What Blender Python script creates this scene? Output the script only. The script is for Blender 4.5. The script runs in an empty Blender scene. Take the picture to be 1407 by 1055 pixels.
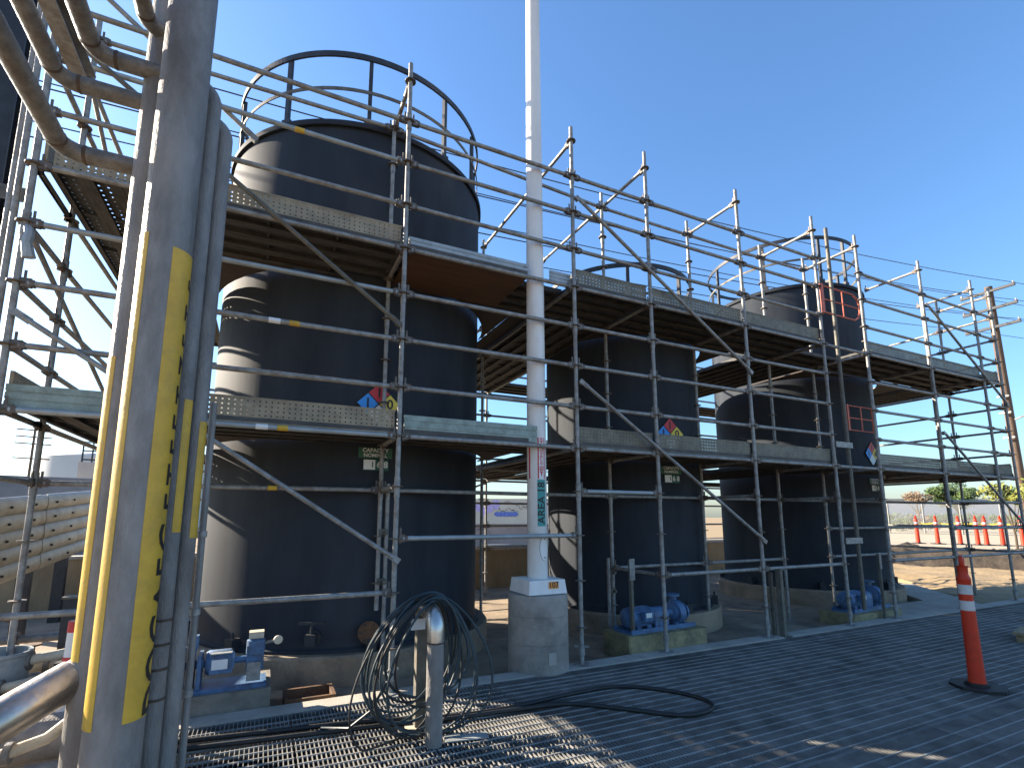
import bpy, bmesh, math, random
from mathutils import Vector, Matrix
rnd = random.Random(7)
PI = math.pi
def rad(a): return math.radians(a)
sc = bpy.context.scene
col = sc.collection

# ------------------------------------------------------------------ camera
YAW, PITCH, ROLL = rad(25.36), rad(8.742), rad(0.045)
CAMZ = 1.62
fw = Vector((math.sin(YAW)*math.cos(PITCH), math.cos(YAW)*math.cos(PITCH), math.sin(PITCH)))
rt = Vector((math.cos(YAW), -math.sin(YAW), 0))
upv = rt.cross(fw)
rt2 = rt*math.cos(ROLL) + upv*math.sin(ROLL)
up2 = -rt*math.sin(ROLL) + upv*math.cos(ROLL)
cam_d = bpy.data.cameras.new('camera')
cam_d.sensor_width = 36; cam_d.sensor_fit = 'HORIZONTAL'
cam_d.lens = 693.1/1407*36
cam_d.shift_x = 9.9/1407; cam_d.shift_y = 75/1407
cam_d.clip_start = 0.05; cam_d.clip_end = 3000
cam = bpy.data.objects.new('camera', cam_d); col.objects.link(cam)
m = Matrix.Identity(4)
for i in range(3):
    m[i][0] = rt2[i]; m[i][1] = up2[i]; m[i][2] = -fw[i]
m[0][3], m[1][3], m[2][3] = 0, 0, CAMZ
cam.matrix_world = m
sc.camera = cam

# ------------------------------------------------------------------ sky and sun
SUN_AZ, SUN_EL = rad(-46.5), rad(23.5)      # azimuth from +Y towards +X
world = bpy.data.worlds.new('World'); sc.world = world
world.use_nodes = True
wn = world.node_tree; wn.nodes.clear()
sky = wn.nodes.new('ShaderNodeTexSky'); sky.sky_type = 'NISHITA'
sky.sun_disc = False
sky.sun_elevation = SUN_EL; sky.sun_rotation = SUN_AZ
sky.air_density = 1.3; sky.dust_density = 0.9; sky.ozone_density = 7.5; sky.altitude = 0
bg = wn.nodes.new('ShaderNodeBackground'); bg.inputs[1].default_value = 0.08
wo = wn.nodes.new('ShaderNodeOutputWorld')
wn.links.new(sky.outputs[0], bg.inputs[0]); wn.links.new(bg.outputs[0], wo.inputs[0])
sun_d = bpy.data.lights.new('sun', 'SUN'); sun_d.energy = 5.0; sun_d.angle = rad(0.53)
sun_d.color = (1.0, 0.87, 0.70)
sun = bpy.data.objects.new('sun', sun_d); col.objects.link(sun)
sdir = Vector((math.sin(SUN_AZ)*math.cos(SUN_EL), math.cos(SUN_AZ)*math.cos(SUN_EL), math.sin(SUN_EL)))
sun.rotation_euler = sdir.to_track_quat('Z', 'Y').to_euler()
sun.location = sdir*60
vs = sc.view_settings
vs.view_transform = 'Standard'; vs.look = 'None'; vs.exposure = 1.97; vs.gamma = 1.0
vs.use_curve_mapping = False

# ------------------------------------------------------------------ materials
MAT = {}
def mat(name, c1, c2=None, scale=8.0, rough=0.6, metal=0.0, bump=0.0, bscale=40.0, spec=0.5,
        stain=None, stain_scale=1.5, stain_amt=0.5, stretch=None, coat=0.0, rough2=None, detail=6, trans=0.0):
    mt = bpy.data.materials.new(name); mt.use_nodes = True
    nt = mt.node_tree; N = nt.nodes; L = nt.links
    b = N['Principled BSDF']
    b.inputs['Roughness'].default_value = rough
    b.inputs['Metallic'].default_value = metal
    b.inputs['Specular IOR Level'].default_value = spec
    if coat: b.inputs['Coat Weight'].default_value = coat
    tc = N.new('ShaderNodeTexCoord'); src = tc.outputs['Object']
    geo = N.new('ShaderNodeObjectInfo')
    add = N.new('ShaderNodeVectorMath'); add.operation = 'ADD'
    mul = N.new('ShaderNodeVectorMath'); mul.operation = 'SCALE'
    L.new(geo.outputs['Random'], mul.inputs['Scale']); mul.inputs[0].default_value = (37, 19, 53)
    L.new(src, add.inputs[0]); L.new(mul.outputs[0], add.inputs[1]); src = add.outputs[0]
    if stretch:
        mp = N.new('ShaderNodeMapping'); mp.inputs['Scale'].default_value = stretch
        L.new(src, mp.inputs['Vector']); src2 = mp.outputs[0]
    else: src2 = src
    if c2 is None: c2 = tuple(x*0.8 for x in c1)
    nz = N.new('ShaderNodeTexNoise'); nz.inputs['Scale'].default_value = scale
    nz.inputs['Detail'].default_value = detail; nz.inputs['Roughness'].default_value = 0.65
    L.new(src2, nz.inputs['Vector'])
    rp = N.new('ShaderNodeValToRGB'); rp.color_ramp.elements[0].position = 0.32; rp.color_ramp.elements[1].position = 0.68
    rp.color_ramp.elements[0].color = (*c2, 1); rp.color_ramp.elements[1].color = (*c1, 1)
    L.new(nz.outputs['Fac'], rp.inputs['Fac']); outc = rp.outputs['Color']
    if stain:
        n2 = N.new('ShaderNodeTexNoise'); n2.inputs['Scale'].default_value = stain_scale
        n2.inputs['Detail'].default_value = 8; n2.inputs['Roughness'].default_value = 0.7
        L.new(src2, n2.inputs['Vector'])
        r2 = N.new('ShaderNodeValToRGB'); r2.color_ramp.elements[0].position = 0.48; r2.color_ramp.elements[1].position = 0.68
        r2.color_ramp.elements[0].color = (0, 0, 0, 1); r2.color_ramp.elements[1].color = (stain_amt,)*3+(1,)
        L.new(n2.outputs['Fac'], r2.inputs['Fac'])
        mx = N.new('ShaderNodeMix'); mx.data_type = 'RGBA'
        L.new(r2.outputs['Color'], mx.inputs['Factor']); L.new(outc, mx.inputs['A']); mx.inputs['B'].default_value = (*stain, 1)
        outc = mx.outputs['Result']
    L.new(outc, b.inputs['Base Color'])
    if rough2 is not None:
        mr = N.new('ShaderNodeMapRange'); mr.inputs['To Min'].default_value = rough; mr.inputs['To Max'].default_value = rough2
        L.new(nz.outputs['Fac'], mr.inputs['Value']); L.new(mr.outputs[0], b.inputs['Roughness'])
    if bump:
        n3 = N.new('ShaderNodeTexNoise'); n3.inputs['Scale'].default_value = bscale; n3.inputs['Detail'].default_value = 5
        L.new(src2, n3.inputs['Vector'])
        bp = N.new('ShaderNodeBump'); bp.inputs['Strength'].default_value = bump; bp.inputs['Distance'].default_value = 0.02
        L.new(n3.outputs['Fac'], bp.inputs['Height']); L.new(bp.outputs[0], b.inputs['Normal'])
    MAT[name] = mt
    return mt
mat('galvanised', (0.35, 0.345, 0.325), (0.175, 0.175, 0.168), 14, 0.45, 0.25, 0.3, 60, stain=(0.14, 0.09, 0.06), stain_scale=6, stain_amt=0.65, rough2=0.65)
mat('coupler', (0.17, 0.15, 0.13), (0.075, 0.062, 0.05), 20, 0.6, 0.2, 0.3, 60, stain=(0.12, 0.06, 0.035), stain_scale=9, stain_amt=0.6)
mat('galvanised_dull', (0.16, 0.15, 0.12), (0.075, 0.07, 0.058), 10, 0.65, 0.15, 0.2, 60, stain=(0.12, 0.075, 0.04), stain_scale=3, stain_amt=0.55)
mat('galvanised_bright', (0.40, 0.43, 0.43), (0.24, 0.265, 0.27), 12, 0.42, 0.3, 0.15, 60, rough2=0.6, stain=(0.13, 0.12, 0.10), stain_scale=6, stain_amt=0.4)
mat('plank_steel', (0.105, 0.10, 0.092), (0.045, 0.043, 0.04), 6, 0.75, 0.1, 0.2, 50, stain=(0.075, 0.06, 0.047), stain_scale=3, stain_amt=0.5)
mat('toe_steel', (0.36, 0.30, 0.20), (0.21, 0.175, 0.12), 7, 0.65, 0.1, 0.2, 50, stain=(0.17, 0.105, 0.06), stain_scale=4, stain_amt=0.55)
mat('toe_green', (0.30, 0.37, 0.33), (0.19, 0.24, 0.215), 9, 0.55, 0.1, 0.2, 50, stain=(0.12, 0.13, 0.11), stain_scale=5, stain_amt=0.6)
mat('plywood', (0.17, 0.085, 0.045), (0.09, 0.047, 0.027), 3, 0.8, 0, 0.2, 60, stretch=(1, 9, 1), stain=(0.04, 0.024, 0.016), stain_amt=0.5)
mat('plywood_dark', (0.085, 0.06, 0.042), (0.045, 0.033, 0.025), 3, 0.8, 0, 0.2, 60, stretch=(1, 9, 1), stain=(0.025, 0.02, 0.016), stain_amt=0.5)
mat('toe_olive', (0.21, 0.195, 0.145), (0.115, 0.108, 0.082), 7, 0.65, 0.1, 0.2, 50, stain=(0.09, 0.07, 0.045), stain_scale=4, stain_amt=0.55)
mat('grating_rod', (0.34, 0.34, 0.325), (0.20, 0.20, 0.193), 5, 0.55, 0.0, 0.1, 80, spec=0.3, stain=(0.12, 0.115, 0.105), stain_scale=1.1, stain_amt=0.5)
mat('tank_black', (0.034, 0.041, 0.052), (0.021, 0.0255, 0.0335), 2.2, 0.70, 0, 0.05, 9, spec=0.16, stretch=(1, 1, 0.25), stain=(0.066, 0.070, 0.076), stain_scale=1.2, stain_amt=0.35, rough2=0.78)
mat('steel_dark', (0.038, 0.041, 0.047), (0.02, 0.022, 0.027), 8, 0.6, 0.2, 0.15)
mat('concrete', (0.27, 0.245, 0.20), (0.16, 0.145, 0.12), 4, 0.88, 0, 0.4, 45, stain=(0.06, 0.052, 0.044), stain_scale=1.6, stain_amt=0.7)
mat('concrete_floor', (0.34, 0.26, 0.18), (0.20, 0.155, 0.108), 2.5, 0.9, 0, 0.45, 35, stain=(0.085, 0.068, 0.052), stain_scale=1.1, stain_amt=0.7)
mat('concrete_wall', (0.32, 0.235, 0.14), (0.22, 0.16, 0.095), 2.5, 0.92, 0, 0.3, 30, stain=(0.10, 0.075, 0.048), stain_scale=1.1, stain_amt=0.5, stretch=(1, 1, 0.4))
mat('pedestal_concrete', (0.36, 0.315, 0.265), (0.25, 0.22, 0.19), 5, 0.88, 0, 0.45, 50, stain=(0.12, 0.11, 0.10), stain_scale=2.6, stain_amt=0.6)
mat('kerb_concrete', (0.46, 0.42, 0.36), (0.30, 0.275, 0.235), 6, 0.88, 0, 0.35, 60, stain=(0.14, 0.125, 0.105), stain_scale=3, stain_amt=0.55)
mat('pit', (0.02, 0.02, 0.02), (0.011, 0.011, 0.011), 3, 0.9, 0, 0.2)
mat('grating', (0.27, 0.265, 0.25), (0.14, 0.14, 0.135), 5, 0.6, 0.0, 0.1, 80, spec=0.25, stain=(0.06, 0.056, 0.05), stain_scale=1.1, stain_amt=0.65)
mat('pad_yellow', (0.33, 0.275, 0.14), (0.19, 0.16, 0.09), 7, 0.85, 0, 0.35, 50, stain=(0.075, 0.066, 0.05), stain_scale=4, stain_amt=0.8)
mat('pump_blue', (0.10, 0.20, 0.36), (0.055, 0.115, 0.22), 9, 0.5, 0, 0.25, 60, spec=0.4, stain=(0.055, 0.052, 0.048), stain_scale=7, stain_amt=0.75)
mat('white_paint', (0.78, 0.76, 0.73), (0.68, 0.66, 0.63), 3, 0.5, 0, 0.06, 40, stain=(0.42, 0.38, 0.32), stain_scale=2.5, stain_amt=0.4, stretch=(1, 1, 0.3))
mat('orange_plastic', (0.62, 0.042, 0.012), (0.48, 0.033, 0.011), 6, 0.5, 0, 0.08, 50, spec=0.3, stain=(0.22, 0.03, 0.015), stain_scale=5, stain_amt=0.5)
mat('orange_paint', (0.62, 0.12, 0.05), (0.38, 0.085, 0.045), 14, 0.55, stain=(0.2, 0.09, 0.06), stain_scale=6, stain_amt=0.45)
mat('reflective_white', (0.55, 0.55, 0.53), (0.42, 0.42, 0.41), 8, 0.45, stain=(0.22, 0.21, 0.19), stain_scale=6, stain_amt=0.45)
mat('rubber', (0.018, 0.018, 0.018), (0.010, 0.010, 0.010), 8, 0.6, 0, 0.1, 40)
mat('hose_blue', (0.022, 0.045, 0.055), (0.014, 0.027, 0.034), 8, 0.5)
mat('pipe_grey', (0.27, 0.255, 0.24), (0.165, 0.158, 0.15), 9, 0.62, 0.1, 0.4, 90, stain=(0.11, 0.092, 0.075), stain_scale=3.5, stain_amt=0.65, stretch=(1, 1, 0.35))
mat('pipe_rusty', (0.22, 0.215, 0.205), (0.10, 0.098, 0.094), 14, 0.5, 0.25, 0.35, 60, stain=(0.14, 0.095, 0.065), stain_scale=6, stain_amt=0.5)
mat('weld', (0.10, 0.07, 0.05), (0.055, 0.04, 0.03), 20, 0.7, 0.2, 0.3, 60)
mat('stainless', (0.62, 0.59, 0.54), (0.42, 0.38, 0.33), 5, 0.25, 0.9, 0.1, 30, rough2=0.42, stain=(0.2, 0.13, 0.07), stain_scale=3, stain_amt=0.5)
mat('rust', (0.17, 0.085, 0.04), (0.085, 0.045, 0.025), 12, 0.85, 0.1, 0.4, 60, stain=(0.05, 0.035, 0.025), stain_scale=5, stain_amt=0.6)
mat('label_yellow', (0.66, 0.40, 0.04), (0.54, 0.32, 0.03), 6, 0.55, 0, 0.08, 40, stain=(0.28, 0.19, 0.055), stain_scale=5, stain_amt=0.45)
mat('black_print', (0.012, 0.012, 0.012), (0.02, 0.02, 0.02), 8, 0.6)
mat('sign_red', (0.55, 0.025, 0.03), (0.45, 0.02, 0.025), 8, 0.5)
mat('sign_blue', (0.03, 0.27, 0.72), (0.025, 0.22, 0.62), 8, 0.5)
mat('sign_yellow', (0.80, 0.58, 0.05), (0.68, 0.48, 0.04), 8, 0.5)
mat('sign_white', (0.78, 0.78, 0.76), (0.68, 0.68, 0.66), 8, 0.5)
mat('sign_teal', (0.04, 0.30, 0.28), (0.035, 0.25, 0.24), 8, 0.5)
mat('sign_green', (0.02, 0.12, 0.075), (0.015, 0.09, 0.055), 8, 0.5)
mat('sign_orange', (0.85, 0.30, 0.02), (0.7, 0.22, 0.02), 8, 0.5)
mat('timber', (0.34, 0.25, 0.14), (0.22, 0.16, 0.09), 4, 0.85, 0, 0.3, 40, stretch=(1, 8, 8))
mat('pole_wood', (0.15, 0.095, 0.062), (0.075, 0.048, 0.032), 5, 0.9, 0, 0.4, 30, stretch=(6, 6, 0.6), stain=(0.20, 0.155, 0.115), stain_scale=2, stain_amt=0.4)
mat('guardrail', (0.43, 0.42, 0.36), (0.30, 0.29, 0.25), 5, 0.55, 0.25, 0.15, 40, stain=(0.24, 0.18, 0.11), stain_scale=2, stain_amt=0.5)
mat('cream_pipe', (0.60, 0.53, 0.40), (0.45, 0.38, 0.28), 9, 0.6, 0, 0.15, 50, stain=(0.25, 0.17, 0.1), stain_scale=5, stain_amt=0.5)
mat('cream_wall', (0.62, 0.57, 0.46), (0.52, 0.47, 0.38), 0.6, 0.85, 0, 0.1, 10)
mat('grey_wall', (0.30, 0.27, 0.26), (0.22, 0.20, 0.19), 0.7, 0.9, 0, 0.1, 10, stain=(0.14, 0.12, 0.13), stain_scale=0.5, stain_amt=0.6)
mat('grey_block', (0.42, 0.39, 0.35), (0.35, 0.32, 0.29), 0.7, 0.9, 0, 0.1, 10)
mat('far_tank', (0.52, 0.56, 0.57), (0.46, 0.50, 0.51), 0.25, 0.7)
mat('far_white', (0.74, 0.75, 0.76), (0.66, 0.67, 0.68), 0.3, 0.7)
mat('graffiti_purple', (0.40, 0.32, 0.62), (0.55, 0.48, 0.68), 3, 0.8)
mat('graffiti_blue', (0.10, 0.15, 0.45), (0.17, 0.24, 0.55), 3, 0.8)
mat('graffiti_ink', (0.06, 0.05, 0.07), (0.12, 0.09, 0.10), 5, 0.8)
mat('dirt', (0.36, 0.255, 0.13), (0.21, 0.15, 0.08), 1.6, 0.95, 0, 0.8, 9, stain=(0.12, 0.09, 0.055), stain_scale=1.6, stain_amt=0.65)
mat('mound_soil_shade', (0.05, 0.037, 0.026), (0.022, 0.017, 0.012), 3.5, 0.95, 0, 1.0, 14, stain=(0.085, 0.068, 0.048), stain_scale=5, stain_amt=0.5)  # whole soil colour darkened to stand in for shade on the bank
mat('asphalt', (0.42, 0.35, 0.25), (0.32, 0.27, 0.19), 1.2, 0.9, 0, 0.3, 20)
mat('leaf_green', (0.085, 0.13, 0.03), (0.045, 0.08, 0.018), 1.5, 0.6)
mat('leaf_dark', (0.05, 0.085, 0.022), (0.028, 0.05, 0.014), 1.5, 0.6)
mat('leaf_brown', (0.20, 0.13, 0.075), (0.13, 0.085, 0.05), 1.5, 0.7)
mat('leaf_yellow', (0.22, 0.22, 0.04), (0.12, 0.14, 0.025), 1.5, 0.6)
mat('bark', (0.10, 0.075, 0.05), (0.06, 0.045, 0.03), 6, 0.9, 0, 0.3, 30)
mat('tape_yellow', (0.75, 0.55, 0.04), None, 8, 0.5)
mat('wire', (0.02, 0.02, 0.022), None, 8, 0.6)
mat('red_band', (0.55, 0.04, 0.045), None, 8, 0.5)
# chain-link: thin diagonal wires seen from far away
def chain_link():
    mt = bpy.data.materials.new('chain_link'); mt.use_nodes = True
    nt = mt.node_tree; N = nt.nodes; L = nt.links
    b = N['Principled BSDF']; b.inputs['Base Color'].default_value = (0.35, 0.34, 0.31, 1); b.inputs['Metallic'].default_value = 0.3
    tc = N.new('ShaderNodeTexCoord')
    out = N['Material Output']; tr = N.new('ShaderNodeBsdfTransparent'); mx = N.new('ShaderNodeMixShader')
    facs = []
    for ang in (45, -45):
        mp = N.new('ShaderNodeMapping'); mp.inputs['Rotation'].default_value = (0, 0, rad(ang))
        # object coords: x along, z up -> use separate/combine
        sp = N.new('ShaderNodeSeparateXYZ'); cb = N.new('ShaderNodeCombineXYZ')
        L.new(tc.outputs['Object'], sp.inputs[0]); L.new(sp.outputs['X'], cb.inputs['X']); L.new(sp.outputs['Z'], cb.inputs['Y'])
        L.new(cb.outputs[0], mp.inputs['Vector'])
        wv = N.new('ShaderNodeTexWave'); wv.wave_type = 'BANDS'; wv.bands_direction = 'X'; wv.inputs['Scale'].default_value = 5.5
        L.new(mp.outputs[0], wv.inputs['Vector'])
        gt = N.new('ShaderNodeMath'); gt.operation = 'GREATER_THAN'; gt.inputs[1].default_value = 0.88
        L.new(wv.outputs['Fac'], gt.inputs[0]); facs.append(gt)
    mxm = N.new('ShaderNodeMath'); mxm.operation = 'MAXIMUM'
    L.new(facs[0].outputs[0], mxm.inputs[0]); L.new(facs[1].outputs[0], mxm.inputs[1])
    L.new(mxm.outputs[0], mx.inputs[0]); L.new(tr.outputs[0], mx.inputs[1]); L.new(b.outputs[0], mx.inputs[2])
    L.new(mx.outputs[0], out.inputs['Surface'])
    MAT['chain_link'] = mt
chain_link()

# ------------------------------------------------------------------ mesh helpers
class MB:
    def __init__(s): s.v = []; s.f = []; s.m2 = None
    def add(s, vs_, fs_):
        o = len(s.v); s.v += [tuple(p) for p in vs_]; s.f += [tuple(i+o for i in f) for f in fs_]
        return s
    def box(s, a, b):
        x0, y0, z0 = a; x1, y1, z1 = b
        return s.add([(x0,y0,z0),(x1,y0,z0),(x1,y1,z0),(x0,y1,z0),(x0,y0,z1),(x1,y0,z1),(x1,y1,z1),(x0,y1,z1)],
                     [(0,3,2,1),(4,5,6,7),(0,1,5,4),(1,2,6,5),(2,3,7,6),(3,0,4,7)])
    def boxc(s, c, d, M=None):
        hx, hy, hz = d[0]/2, d[1]/2, d[2]/2
        pts = [Vector((sx*hx, sy*hy, sz*hz)) for sz in (-1,1) for sx, sy in ((-1,-1),(1,-1),(1,1),(-1,1))]
        if M is not None: pts = [M @ p for p in pts]
        c = Vector(c)
        return s.add([p+c for p in pts], [(0,3,2,1),(4,5,6,7),(0,1,5,4),(1,2,6,5),(2,3,7,6),(3,0,4,7)])
    def poly(s, pts, r, n=10, closed=False, caps=True, r2=None):
        pts = [Vector(p) for p in pts]; k = len(pts)
        rings = []; prev = None
        for i, p in enumerate(pts):
            if closed: t = pts[(i+1) % k]-pts[i-1]
            elif i == 0: t = pts[1]-pts[0]
            elif i == k-1: t = pts[-1]-pts[-2]
            else: t = (pts[i+1]-pts[i]).normalized()+(pts[i]-pts[i-1]).normalized()
            t.normalize()
            if prev is None:
                a = Vector((0,0,1)) if abs(t.z) < 0.9 else Vector((1,0,0))
                u = t.cross(a).normalized()
            else:
                u = prev - t*prev.dot(t)
                u = u.normalized() if u.length > 1e-6 else t.orthogonal().normalized()
            prev = u; w = t.cross(u)
            rr = r if r2 is None else r+(r2-r)*i/(k-1)
            if not isinstance(rr, (int, float)): rr = rr[i]
            rings.append([p+(u*math.cos(2*PI*j/n)+w*math.sin(2*PI*j/n))*rr for j in range(n)])
        vs_ = [q for R in rings for q in R]; fs_ = []
        for i in range(k if closed else k-1):
            a = i*n; b = ((i+1) % k)*n
            for j in range(n):
                fs_.append((a+j, a+(j+1) % n, b+(j+1) % n, b+j))
        if caps and not closed:
            fs_.append(tuple(range(n-1, -1, -1))); fs_.append(tuple((k-1)*n+j for j in range(n)))
        return s.add(vs_, fs_)
    def tube(s, a, b, r, n=10, r2=None): return s.poly([a, b], r, n, r2=r2)
    def lathe(s, prof, n=24, c=(0,0,0), axis='Z', cap=True):
        vs_ = []; fs_ = []
        for (r, h) in prof:
            for j in range(n):
                x, y = r*math.cos(2*PI*j/n), r*math.sin(2*PI*j/n)
                p = (x, y, h) if axis == 'Z' else ((h, x, y) if axis == 'X' else (y, h, x))
                vs_.append((p[0]+c[0], p[1]+c[1], p[2]+c[2]))
        for i in range(len(prof)-1):
            for j in range(n):
                fs_.append((i*n+j, i*n+(j+1) % n, (i+1)*n+(j+1) % n, (i+1)*n+j))
        if cap:
            fs_.append(tuple(range(n-1, -1, -1))); fs_.append(tuple((len(prof)-1)*n+j for j in range(n)))
        return s.add(vs_, fs_)
    def prism(s, poly, z0, z1):
        n = len(poly)
        vs_ = [(x, y, z0) for x, y in poly]+[(x, y, z1) for x, y in poly]
        fs_ = [tuple(range(n-1, -1, -1)), tuple(range(n, 2*n))]+[(i, (i+1) % n, n+(i+1) % n, n+i) for i in range(n)]
        return s.add(vs_, fs_)
    def mesh(s, name, m_):
        me = bpy.data.meshes.new(name); me.from_pydata(s.v, [], s.f)
        if m_: me.materials.append(MAT[m_])
        if s.m2:
            me.materials.append(MAT[s.m2[0]])
            for i_ in range(s.m2[1], s.m2[2]): me.polygons[i_].material_index = 1
        me.polygons.foreach_set('use_smooth', [True]*len(me.polygons))
        me.set_sharp_from_angle(angle=rad(38))
        me.update()
        return me
    def build(s, name, m_, parent=None, loc=None, rot=None):
        return obj(name, s.mesh(name, m_), parent, loc, rot)
def obj(name, me, parent=None, loc=None, rot=None, M=None):
    o = bpy.data.objects.new(name, me); col.objects.link(o)
    if parent: o.parent = parent
    if loc is not None: o.location = loc
    if rot is not None: o.rotation_euler = rot
    if M is not None: o.matrix_local = M
    return o
def tag(o, label, cat, group=None):
    o['label'] = label; o['category'] = cat
    if group: o['group'] = group
    return o
def empty(name, loc=(0,0,0), rz=0):
    o = bpy.data.objects.new(name, None); o.empty_display_size = 0.1; col.objects.link(o)
    o.location = loc; o.rotation_euler = (0, 0, rz); return o
def struct(o): o['kind'] = 'structure'; return o
def thing(name, label, cat, loc=(0,0,0), rz=0, group=None): return tag(empty(name, loc, rz), label, cat, group)
def copy_tree(o, parent=None):
    c = o.copy(); col.objects.link(c); c.parent = parent
    for ch in list(o.children): copy_tree(ch, c)
    return c
def along(p0, p1):
    p0, p1 = Vector(p0), Vector(p1); x = (p1-p0).normalized()
    up = Vector((0,0,1)) if abs(x.z) < 0.95 else Vector((0,1,0))
    y = up.cross(x).normalized(); z = x.cross(y)
    M = Matrix.Identity(4)
    for i in range(3): M[i][0] = x[i]; M[i][1] = y[i]; M[i][2] = z[i]; M[i][3] = p0[i]
    return M
def arc(c, a0, a1, r, u, w, n=8):
    c, u, w = Vector(c), Vector(u), Vector(w)
    return [c+u*r*math.cos(a0+(a1-a0)*i/n)+w*r*math.sin(a0+(a1-a0)*i/n) for i in range(n+1)]
def text_mesh(s, size, m_, extrude=0.0, align='CENTER', name='lettering', space=1.0):
    cu = bpy.data.curves.new('t', 'FONT'); cu.body = s; cu.size = size; cu.extrude = extrude
    cu.align_x = align; cu.align_y = 'CENTER'; cu.space_character = space; cu.resolution_u = 3; cu.offset = size*0.02
    o = bpy.data.objects.new('t', cu); col.objects.link(o)
    dg = bpy.context.evaluated_depsgraph_get(); dg.update()
    me = bpy.data.meshes.new_from_object(o.evaluated_get(dg)); me.name = name
    bpy.data.objects.remove(o); bpy.data.curves.remove(cu)
    me.materials.clear(); me.materials.append(MAT[m_])
    return me

# ------------------------------------------------------------------ ground and concrete
def grid(name, x0, x1, y0, y1, nx, ny, hf, m_):
    b = MB(); vs_ = []
    for j in range(ny+1):
        for i in range(nx+1):
            x = x0+(x1-x0)*i/nx; y = y0+(y1-y0)*j/ny
            vs_.append((x, y, hf(x, y)))
    fs_ = [(j*(nx+1)+i, j*(nx+1)+i+1, (j+1)*(nx+1)+i+1, (j+1)*(nx+1)+i) for j in range(ny) for i in range(nx)]
    return b.add(vs_, fs_).build(name, m_)
from mathutils import noise as mnoise
struct(MB().prism([(-900,-900),(900,-900),(900,900),(-900,900)], -3.0, -0.9).build('ground', 'dirt'))
# yard floor (containment) behind the kerb
FLOORZ = -0.10
struct(MB().prism([(-9.0,5.03),(13.0,5.03),(15.6,7.4),(16.2,11.6),(-9.0,11.6)], -0.5, FLOORZ).build('containment_floor', 'concrete_floor'))
struct(MB().prism([(8.7,5.05),(12.3,5.05),(14.4,7.2),(14.4,8.4),(11.8,5.75),(9.0,5.75)], FLOORZ+0.002, 0.0).build('concrete_apron', 'kerb_concrete'))
# kerb between grating and containment floor, in cast lengths with a gap at the steel post
kerb = struct(empty('kerb', (0, 4.93, 0)))
for (x0, x1) in ((-0.6,1.4),(1.405,3.9),(3.905,6.46),(6.64,9.1),(9.105,11.6),(11.605,14.0),(14.005,17.0)):
    MB().box((x0,-0.11,-0.6),(x1,0.10,0.012+rnd.uniform(-0.003,0.003))).build('kerb_stone', 'kerb_concrete', kerb)
# ground at the left beside the grating, where the pipes run
struct(MB().box((-9,-3,-0.9),(-0.62,5.03,-0.35)).build('pipe_trench_floor', 'concrete_floor'))
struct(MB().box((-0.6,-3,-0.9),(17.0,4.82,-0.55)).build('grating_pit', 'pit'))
# dirt beyond the yard at the right
def dirt_h(x, y):
    return -0.06+0.10*mnoise.noise(Vector((x*0.9, y*0.9, 1)))+0.05*mnoise.noise(Vector((x*3, y*3, 4)))
struct(grid('dirt_ground', 12.0, 26.0, -4, 22.0, 90, 130, lambda x, y: dirt_h(x, y)-(0.25 if x < 12.9+max(0, (y-5.5))*0.95 else 0.0), 'dirt'))
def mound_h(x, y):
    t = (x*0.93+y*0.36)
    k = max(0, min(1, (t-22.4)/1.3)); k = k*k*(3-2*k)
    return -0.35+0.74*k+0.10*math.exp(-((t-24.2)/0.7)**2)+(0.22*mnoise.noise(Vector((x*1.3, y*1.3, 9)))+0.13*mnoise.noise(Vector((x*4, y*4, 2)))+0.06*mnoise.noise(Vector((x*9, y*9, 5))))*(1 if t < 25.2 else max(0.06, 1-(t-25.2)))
struct(grid('dirt_mound', 15.5, 27.5, 2.0, 22.0, 90, 130, mound_h, 'mound_soil_shade'))
struct(MB().prism([(24.6,8.4),(27.5,2.0),(90,-30),(120,70),(22.5,19.0)], 0.0, 0.45).build('road', 'asphalt'))

# containment wall behind the tanks, cast in sections
wl = thing('containment_wall', 'low brown concrete containment wall behind the tanks', 'wall', (0, 11.7, 0))
for x0, x1 in ((-9,-4.5),(-4.495,0),(0.005,3.6),(3.605,7.4),(7.405,11.2),(11.205,16.2)):
    w_ = MB().box((x0,-0.12,-0.4),(x1,0.12,0.86)).build('wall_panel', 'concrete_wall', wl)
MB().box((-9,-0.15,0.861),(16.2,0.15,0.91)).build('coping', 'kerb_concrete', wl)

# ------------------------------------------------------------------ steel grating
GX0, PW = -0.6, 0.90
gr = struct(empty('walkway_grating', (0, 0, 0)))
def grating_panel(L):
    b = MB(); n = 30
    for i in range(n):
        x = 0.012+i*(PW-0.024)/(n-1)
        b.box((x-0.0025,0,-0.040),(x+0.0025,L,0))
    k = int(L/0.1); n0 = len(b.f)
    for j in range(k):
        y = 0.05+j*0.1
        b.box((0.003,y-0.004,-0.009),(PW-0.003,y+0.004,0.0022))
    b.m2 = ('grating_rod', n0, len(b.f))
    for y in (0.003, L-0.003): b.box((0.004,y-0.003,-0.040),(PW-0.004,y+0.003,0.001))
    return b.mesh('grating_panel', 'grating')
gp1 = grating_panel(2.40); gp2 = grating_panel(2.395)
for i in range(19):
    obj('grating_panel', gp1, gr, (GX0+0.004+i*(PW+0.006), 2.415, 0.0))
    obj('grating_panel', gp2, gr, (GX0+0.004+i*(PW+0.006), 0.012, 0.0))
for y in (0.6, 1.8, 2.41, 3.3, 4.2): MB().box((GX0,y-0.03,-0.16),(16.6,y+0.03,-0.042)).build('support_beam', 'steel_dark', gr)

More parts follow.
